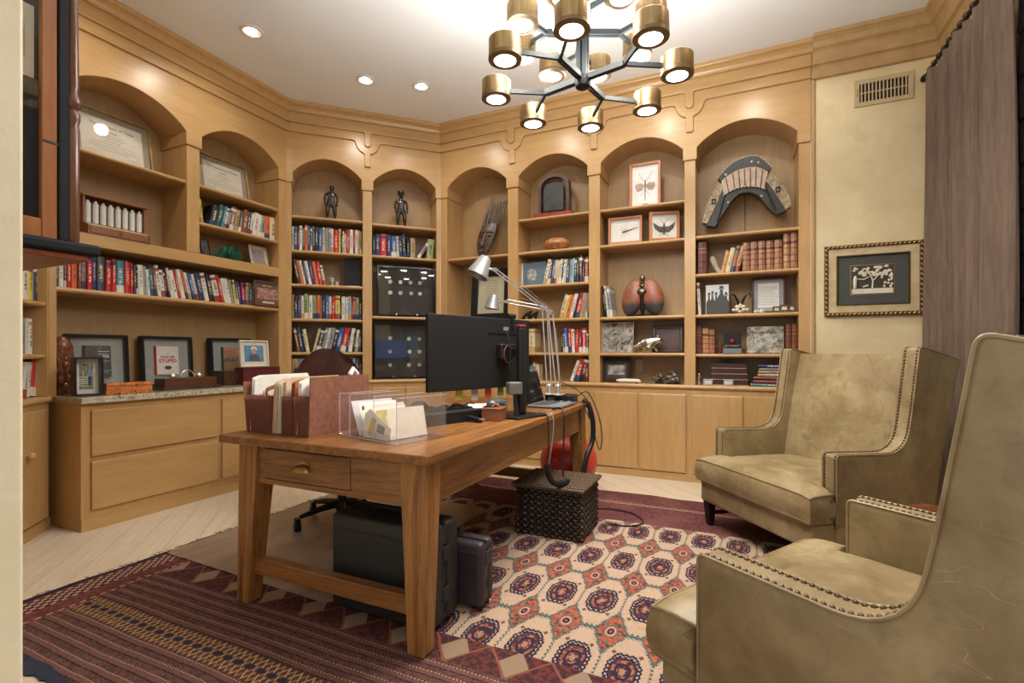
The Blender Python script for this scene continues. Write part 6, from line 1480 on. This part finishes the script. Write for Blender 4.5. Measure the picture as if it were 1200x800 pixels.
MB().box(-.08, .08, -.018, .018, 0, .012).build('base', M['black'], t, bevel=.003); MB().hexa([(-.08,-.016,.014),(.085,-.016,.014),(.085,.016,.014),(-.08,.016,.014)], [(-.075,-.013,.045),(.08,-.013,.022),(.08,.013,.022),(-.075,.013,.045)]).build('arm', M['black'], t, bevel=.003); MB().box(.081, .10, -.012, .012, .014, .022).build('steel_nose', M['alu'], t)
# crumpled plastic and papers behind
tag(MB().lathe([(.05, 0), (.075, .02), (.06, .055), (.02, .07)], n=9).build('plastic_wrap', plain('blue_grey_plastic', (.12,.15,.17), .25), loc=(-1.42, 2.86, DZ+.0006)), 'crumpled blue grey plastic wrap under the monitor', 'wrap')
for k in range(3):
    o = MB().box(-.10, .10, -.14, .14, 0, .0022).build('loose_paper', (M['white'], manila, M['white'])[k], loc=((-1.66, -1.78, -1.6)[k], (2.55, 2.2, 3.0)[k], DZ+.0008), rot=(0, 0, R((20, -12, 35)[k]))); tag(o, ('white sheet on the desk left of the monitor base', 'manila folder lying flat on the desk near the keyboard', 'white sheet on the desk near the laptop')[k], 'paper')
# laptop
t = thing('laptop', 'open grey laptop at the far right edge of the desk', 'laptop', x=-1.165, y=3.20, z=DZ+.0006, turn=90)
# local x runs along the desk; local -y is towards the right edge
MB().box(-.165, .165, -.125, .115, .004, .018).build('base', plain('laptop_grey', (.20,.215,.23), .35, .3), t, bevel=.003)
MB().box(-.145, .145, -.02, .09, .0181, .0195).build('keyboard', M['dgrey'], t); MB().box(-.05, .05, -.11, -.035, .0181, .019).build('touchpad', plain('touchpad_grey', (.26,.27,.28), .3), t)
lid = MB().box(-.165, .165, -.004, .004, 0, .225).build('lid', M['black_matte'], t, bevel=.003, T=Matrix.Translation((0, .122, .018)) @ Matrix.Rotation(R(-14), 4, 'X'))
MB().box(-.155, .155, -.0050, -.0042, .012, .215).build('screen', M['black_gloss'], lid, T=Matrix.Translation((0, .122, .018)) @ Matrix.Rotation(R(-14), 4, 'X'))
# dock box with tangled plugs, lamp bases
t = thing('dock_box', 'black box under the lamp bases at the far desk corner', 'box', x=-1.19, y=3.50, z=DZ+.0006, turn=5)
MB().box(-.115, .10, -.075, .085, 0, .055).build('box_body', M['black'], t, bevel=.005); MB().box(-.09, -.04, -.0765, -.074, .012, .04).build('port_panel', M['dgrey'], t)
for k in range(3): MB().box(-.06+.06*k, -.052+.06*k+.012, -.10-.01*k, -.082, .0, .014).build('plug', M['white'], t, bevel=.001)
# two balanced-arm lamps
def task_lamp(label, b_, elbow, tip, hr, hd_, aim, mm):
    t = thing('desk_lamp', label, 'lamp', x=b_[0], y=b_[1], z=b_[2])
    L_ = lambda p: Vector(p) - Vector(b_)
    MB().lathe([(.05, 0), (.052, .006), (.045, .012), (.012, .016), (.012, .05)], n=20).build('base', M['alu'], t, smooth=True)
    e, h = L_(elbow), L_(tip); s0 = Vector((0, 0, .05)); a = Vector((.014, .010, 0))
    for sg in (-1, 1): MB().tube([s0+a*sg, e+a*sg], .0055, 8).build('lower_rod', M['alu'], t, smooth=True)
    d_ = (h-e); up = Vector((0, 0, .012))
    for sg in (-1, 1): MB().tube([e+up*sg, h+up*sg], .0048 if hr > .05 else .004, 8).build('upper_rod', M['alu'], t, smooth=True)
    MB().tube([e+Vector((0,0,.03))-d_*.06, e+d_*.65+Vector((0,0,.045))], .0018, 5).build('tension_wire', M['alu'], t); MB().tube([s0+Vector((.02,0,.02)), e*.8+Vector((.03,0,.01))], .0018, 5).build('tension_wire', M['alu'], t)
    MB().cyl((e.x, e.y-.02, e.z), .020, .04, 14, axis='y').build('elbow_joint', M['alu'], t, smooth=True)
    MB().ball((0, 0, .06), (.018, .018, .022), 12, 8).build('foot_joint', M['alu'], t, smooth=True)
    MB().cyl((h.x-.0, h.y-.014, h.z), .015, .028, 12, axis='y').build('head_joint', M['alu'], t, smooth=True)
    hc_ = h + Vector(hd_)
    q_ = Vector(aim).normalized().to_track_quat('-Z', 'Y').to_matrix().to_4x4()
    Tm_ = Matrix.Translation(hc_) @ q_
    r_ = hr
    sh_ = MB().lathe([(r_*.20, r_*.95), (r_*.42, r_*.93), (r_*.50, r_*.80), (r_*.80, -r_*.30), (r_*.92, -r_*.75), (r_*.90, -r_*.75), (r_*.76, -r_*.30), (r_*.44, r_*.72), (r_*.05, r_*.75)], n=28, cap=False).build('lamp_shade', mm, t, smooth=True, T=Tm_)
    MB().ball((0, 0, -r_*.1), (r_*.28, r_*.28, r_*.35), 12, 8).build('bulb', plain('frosted_bulb', (.45,.50,.55), .2), t, smooth=True, T=Tm_)
    MB().tube([h, hc_ + (h-hc_)*.35], .009, 8).build('head_neck', M['alu'], t, smooth=True)
    return t
shade_m = plain('grey_metal_shade', (.26,.265,.27), .4, .4)
YL = 3.62
def at_depth(u, v, Y): X = (u-UC)/FPX*Y; x, y = c2r(X, Y); return (x, y, CAMH+(VH-v)*Y/FPX)
bA = (at_depth(654, 466, 3.62)[0], at_depth(654, 466, 3.62)[1], DZ+.0562)
task_lamp('taller metal balanced-arm desk lamp with the larger shade', bA, at_depth(645, 366, 3.62), at_depth(580, 316, 3.45), .088, (-.10, -.02, .02), (-.35, -.35, -1), shade_m)
bB = (bA[0]-.075, bA[1]+.015, DZ+.0562)
task_lamp('shorter metal balanced-arm desk lamp with the small shade', bB, at_depth(638, 361, 3.66), at_depth(595, 353, 3.6), .062, (-.12, -.01, -.005), (-.15, -.1, -1), shade_m)
# cables spilling over the desk edge
def cab(label, pts, r_=.0042, m_=None, grp=None):
    P_ = [Vector(p) for p in pts]; out = []
    Q = [P_[0]]+P_+[P_[-1]]
    for i in range(1, len(Q)-2):
        for k in range(6):
            t_ = k/6; a, b_, c_, d_ = Q[i-1], Q[i], Q[i+1], Q[i+2]
            out.append(.5*((2*b_)+(c_-a)*t_+(2*a-5*b_+4*c_-d_)*t_*t_+(3*b_-a-3*c_+d_)*t_**3))
    out.append(P_[-1]); return tag(MB().tube(out, r_, 7).build('cable', m_ or M['black'], smooth=True), label, 'cable', grp)
ex = DX1+.008
cab('black cable from the monitor base over the desk edge into the thick sleeve', [(-1.10, 2.70, DZ+.006), (-1.02, 2.68, DZ+.01), (ex, 2.66, DZ-.02), (ex+.01, 2.64, .55), (-.985, 2.62, .47)])
cab('grey cable hanging over the desk edge beside the thick black sleeve', [(-1.10, 2.78, DZ+.006), (-1.02, 2.76, DZ+.01), (ex+.006, 2.74, DZ-.04), (ex+.012, 2.70, .6), (-.985, 2.65, .47)], .003, M['grey'])
cab('thick black cable sleeve drooping onto the wicker trunk', [(-.985, 2.635, .48), (-.98, 2.64, .42), (-.965, 2.68, .365), (-.94, 2.76, .345), (-.93, 2.84, .342)], .017)
cab('black cable hanging straight down in front of the wicker trunk', [(-1.08, 2.98, DZ+.006), (-1.01, 2.96, DZ+.014), (ex+.008, 2.93, DZ-.05), (ex+.012, 2.90, .5), (-.975, 2.88, .37), (-.96, 2.87, .342)], .006)
cab('thick black cable sleeve by the far desk leg', [(-1.03, 3.50, DZ+.02), (-.985, 3.50, DZ-.02), (-.955, 3.50, .62), (-.955, 3.49, .48), (-.98, 3.42, .36), (-1.00, 3.36, .17)], .019)
cab('thin black cable looping right of the far desk corner', [(-1.06, 3.46, DZ+.05), (-.98, 3.46, DZ+.08), (-.90, 3.46, .66), (-.88, 3.47, .50), (-.90, 3.47, .42), (-.94, 3.47, .55), (-.985, 3.48, DZ-.06)], .004)
cab('thin black cord arching from the lamp bases', [(-1.18, 3.40, DZ+.16), (-1.05, 3.42, DZ+.10), (-.96, 3.43, DZ+.0), (-.95, 3.43, .64), (-.985, 3.44, .69), (-1.02, 3.46, DZ+.012)], .0035)
cab('thin black cord curling on the floor behind the wicker trunk', [(-1.0, 3.30, .02), (-.85, 3.42, .016), (-.66, 3.40, .018), (-.55, 3.25, .016), (-.62, 3.14, .016), (-.74, 3.13, .016)], .0045)
# ---------------------------------------------------------------- office chair
t = thing('office_chair', 'dark oxblood leather office chair behind the desk', 'office chair', x=-2.36, y=2.46, z=.0150, turn=64)
# local -y is the chair's back side ... the seat faces local -y? here: local x along the desk, local +y away from the desk
BL = M['brown_leather']
mb = MB(); N = 14
def back_pt(a, b_, front):
    w_ = .255*(1-.0*b_)*(1 if b_ < .55 else math.sqrt(max(0, 1-((b_-.55)/.46)**2*.75)))
    x = (2*a-1)*w_; z = .50+.635*b_ - .05*(2*a-1)**2*(b_ > .8)
    curve = .05*(2*a-1)**2
    return (x, .24+.08*b_-curve+(0 if front else .075*(1-(2*a-1)**4)**.5*(1-b_**6)**.5+.012), z)
for fr_ in (True, False):
    for j in range(N+1):
        for i in range(N+1): mb.v.append(back_pt(i/N, j/N, fr_))
K = (N+1)**2
for j in range(N):
    for i in range(N): a = j*(N+1)+i; mb.f += [(a, a+1, a+N+2, a+N+1), (K+a, K+a+N+1, K+a+N+2, K+a+1)]; mb.fm += [0, 0]
ed = [i for i in range(N+1)] + [j*(N+1)+N for j in range(1, N+1)] + [N*(N+1)+i for i in range(N-1, -1, -1)] + [j*(N+1) for j in range(N-1, 0, -1)]
for k in range(len(ed)): k2 = (k+1) % len(ed); mb.f.append((ed[k], K+ed[k], K+ed[k2], ed[k2])); mb.fm.append(0)
mb.build('backrest', BL, t, smooth=True)
mb, pipe, _ = cushion(-.25, .25, -.24, .24, .41, .475, .03, n=10); mb.build('seat', BL, t, smooth=True)
MB().cyl((0, 0, .07), .03, .33, 14).build('gas_lift', M['black'], t, smooth=True); MB().box(-.10, .10, -.12, .12, .385, .408).build('seat_plate', M['black'], t)
MB().tube([(0, .12, .40), (0, .26, .42), (0, .29, .55)], .02, 8).build('back_bracket', M['black'], t, smooth=True)
MB().lathe([(.04, .07), (.045, .10), (.04, .13)], n=14).build('hub', M['black'], t, smooth=True)
for k in range(5):
    a = R(72*k+183); c_, s_ = math.cos(a), math.sin(a)
    lg = MB().tube([(.03*c_, .03*s_, .115), (.15*c_, .15*s_, .105), (.27*c_, .27*s_, .082)], [.024, .020, .014], 8).build('star_leg', M['black'], t, smooth=True)
    MB().cyl((.285*c_-.018, .285*s_, .026), .026, .036, 14, axis='x').box(.285*c_-.014, .285*c_+.014, .285*s_-.02, .285*s_+.02, .034, .078).build('caster', M['black'], lg, smooth=True)
for s_ in (-1, 1):
    MB().tube([(s_*.10, 0, .40), (s_*.27, 0, .42), (s_*.285, -.02, .60)], .014, 8).build('arm_post', M['black'], t, smooth=True); MB().box(s_*.285-.03, s_*.285+.03, -.14, .10, .60, .625).build('arm_pad', BL, t, bevel=.010, seg=2)
# ---------------------------------------------------------------- under the desk
def hard_case(name, label, x0, x1, y0, y1, h, m_, ribs=True):
    t = thing(name, label, 'case', x=(x0+x1)/2, y=(y0+y1)/2, z=.0125); hw, hd = (x1-x0)/2, (y1-y0)/2
    MB().box(-hw, hw, -hd, -.006, .012, h).build('front_shell', m_, t, bevel=.022, seg=3, smooth=True); MB().box(-hw, hw, .002, hd, .012, h).build('back_shell', m_, t, bevel=.022, seg=3, smooth=True)
    MB().box(-hw+.006, hw-.006, -.012, .008, .02, h-.006).build('seam_gasket', M['black_gloss'], t)
    MB().box(-hw*.93, hw*.93, -hd-.004, -hd+.001, h*.30, h*.86).build('raised_panel', m_, t, bevel=.003)
    for z in ((.3, .7) if ribs else (.75,)):
        for sx in (-1, 1): MB().box(sx*hw-.004, sx*hw+.004, -.026, .022, h*z-.03, h*z+.03).build('latch', m_, t, bevel=.003)
    MB().tube([(-.10, -.01, h-.005), (-.095, -.01, h+.028), (.095, -.01, h+.028), (.10, -.01, h-.005)], .010, 8).build('handle', M['black'], t, smooth=True)
    for sx in (-1, 1): MB().cyl((sx*hw*.82-.012, -hd*.3, .012), .0118, .024, 12, axis='x').build('wheel', M['black'], t, smooth=True)
    return t
casem = mottled('black_case_shell', [(.010,.011,.012), (.018,.02,.021)], 60, .5, bumps=.15)
hard_case('rolling_case', 'big black hard rolling case under the desk', -1.60, -1.075, 1.60, 1.80, .415, casem)
hard_case('small_case', 'smaller plum black hard case behind the big black case', -1.45, -.985, 1.835, 1.955, .29, plain('plum_case', (.035,.025,.034), .55), False)
# wicker trunk
t = thing('wicker_trunk', 'dark woven wicker trunk with a flat lid beside the desk', 'trunk', x=-1.03, y=2.94, z=.0125)
hw, hd, H_ = .215, .19, .285
wk = mottled('dark_wicker', [(.022,.013,.009), (.055,.033,.022)], 60, .5); wl = mottled('brown_seagrass', [(.07,.045,.03), (.15,.10,.065)], 70, .6)
MB().box(-hw+.022, hw-.022, -hd+.022, hd-.022, 0, H_-.004).build('inner_box', wk, t)
mb = MB()
def strand(p0, p1, out, n_, amp, r_, ph):
    P_ = []
    for k in range(n_*3+1):
        a = k/(n_*3); P_.append((p0[0]+(p1[0]-p0[0])*a+out[0]*amp*math.sin(a*n_*math.pi+ph), p0[1]+(p1[1]-p0[1])*a+out[1]*amp*math.sin(a*n_*math.pi+ph), p0[2]+.004*math.sin(a*n_*math.pi*2+ph)))
    mb.tube(P_, r_, 5)
for j in range(15):
    z = .012+j*.0185; ph = math.pi*(j % 2)
    strand((-hw+.01, -hd+.012, z), (hw-.01, -hd+.012, z), (0, -1), 18, .009, .0092, ph); strand((hw-.012, -hd+.01, z), (hw-.012, hd-.01, z), (1, 0), 16, .009, .0092, ph)
    strand((-hw+.012, -hd+.01, z), (-hw+.012, hd-.01, z), (-1, 0), 16, .009, .0092, ph); strand((-hw+.01, hd-.012, z), (hw-.01, hd-.012, z), (0, 1), 18, .009, .0092, ph)
mb.build('wicker_weave', wk, t, smooth=True, kind='stuff')
lid = MB().box(-hw-.012, hw+.012, -hd-.012, hd+.012, H_, H_+.022).build('lid', wl, t, bevel=.004)
mb = MB()
for j in range(26):
    x = -hw+.0+j*(2*hw)/25
    mb.tube([(x+.004*math.sin(k*2.1), -hd-.006+k*(2*hd+.012)/16, H_+.0245+.0022*math.sin(k*math.pi+j*math.pi/2)) for k in range(17)], .0062, 5)
mb.build('lid_weave', wl, lid, smooth=True, kind='stuff')
MB().tube([(-hw-.012, -hd-.012, H_+.018), (hw+.012, -hd-.012, H_+.018), (hw+.012, hd+.012, H_+.018), (-hw-.012, hd+.012, H_+.018)], .008, 8, closed=True).build('lid_rim', wl, lid, smooth=True)
# red exercise ball
tag(MB().ball((0, 0, 0), .23, 48, 32).build('exercise_ball', plain('coral_red_rubber', (.75,.055,.035), .35), loc=(-1.24, 3.80, .231+.009), smooth=True), 'big coral red exercise ball behind the far desk leg', 'ball')
o = bpy.data.objects['exercise_ball']; MB().lathe([(.012, .0), (.010, .004), (.004, .005)], n=12).build('plug', M['white'], o, loc=(0, 0, .2285))
# floor mat of paper under the desk and pale rug runner glimpsed behind
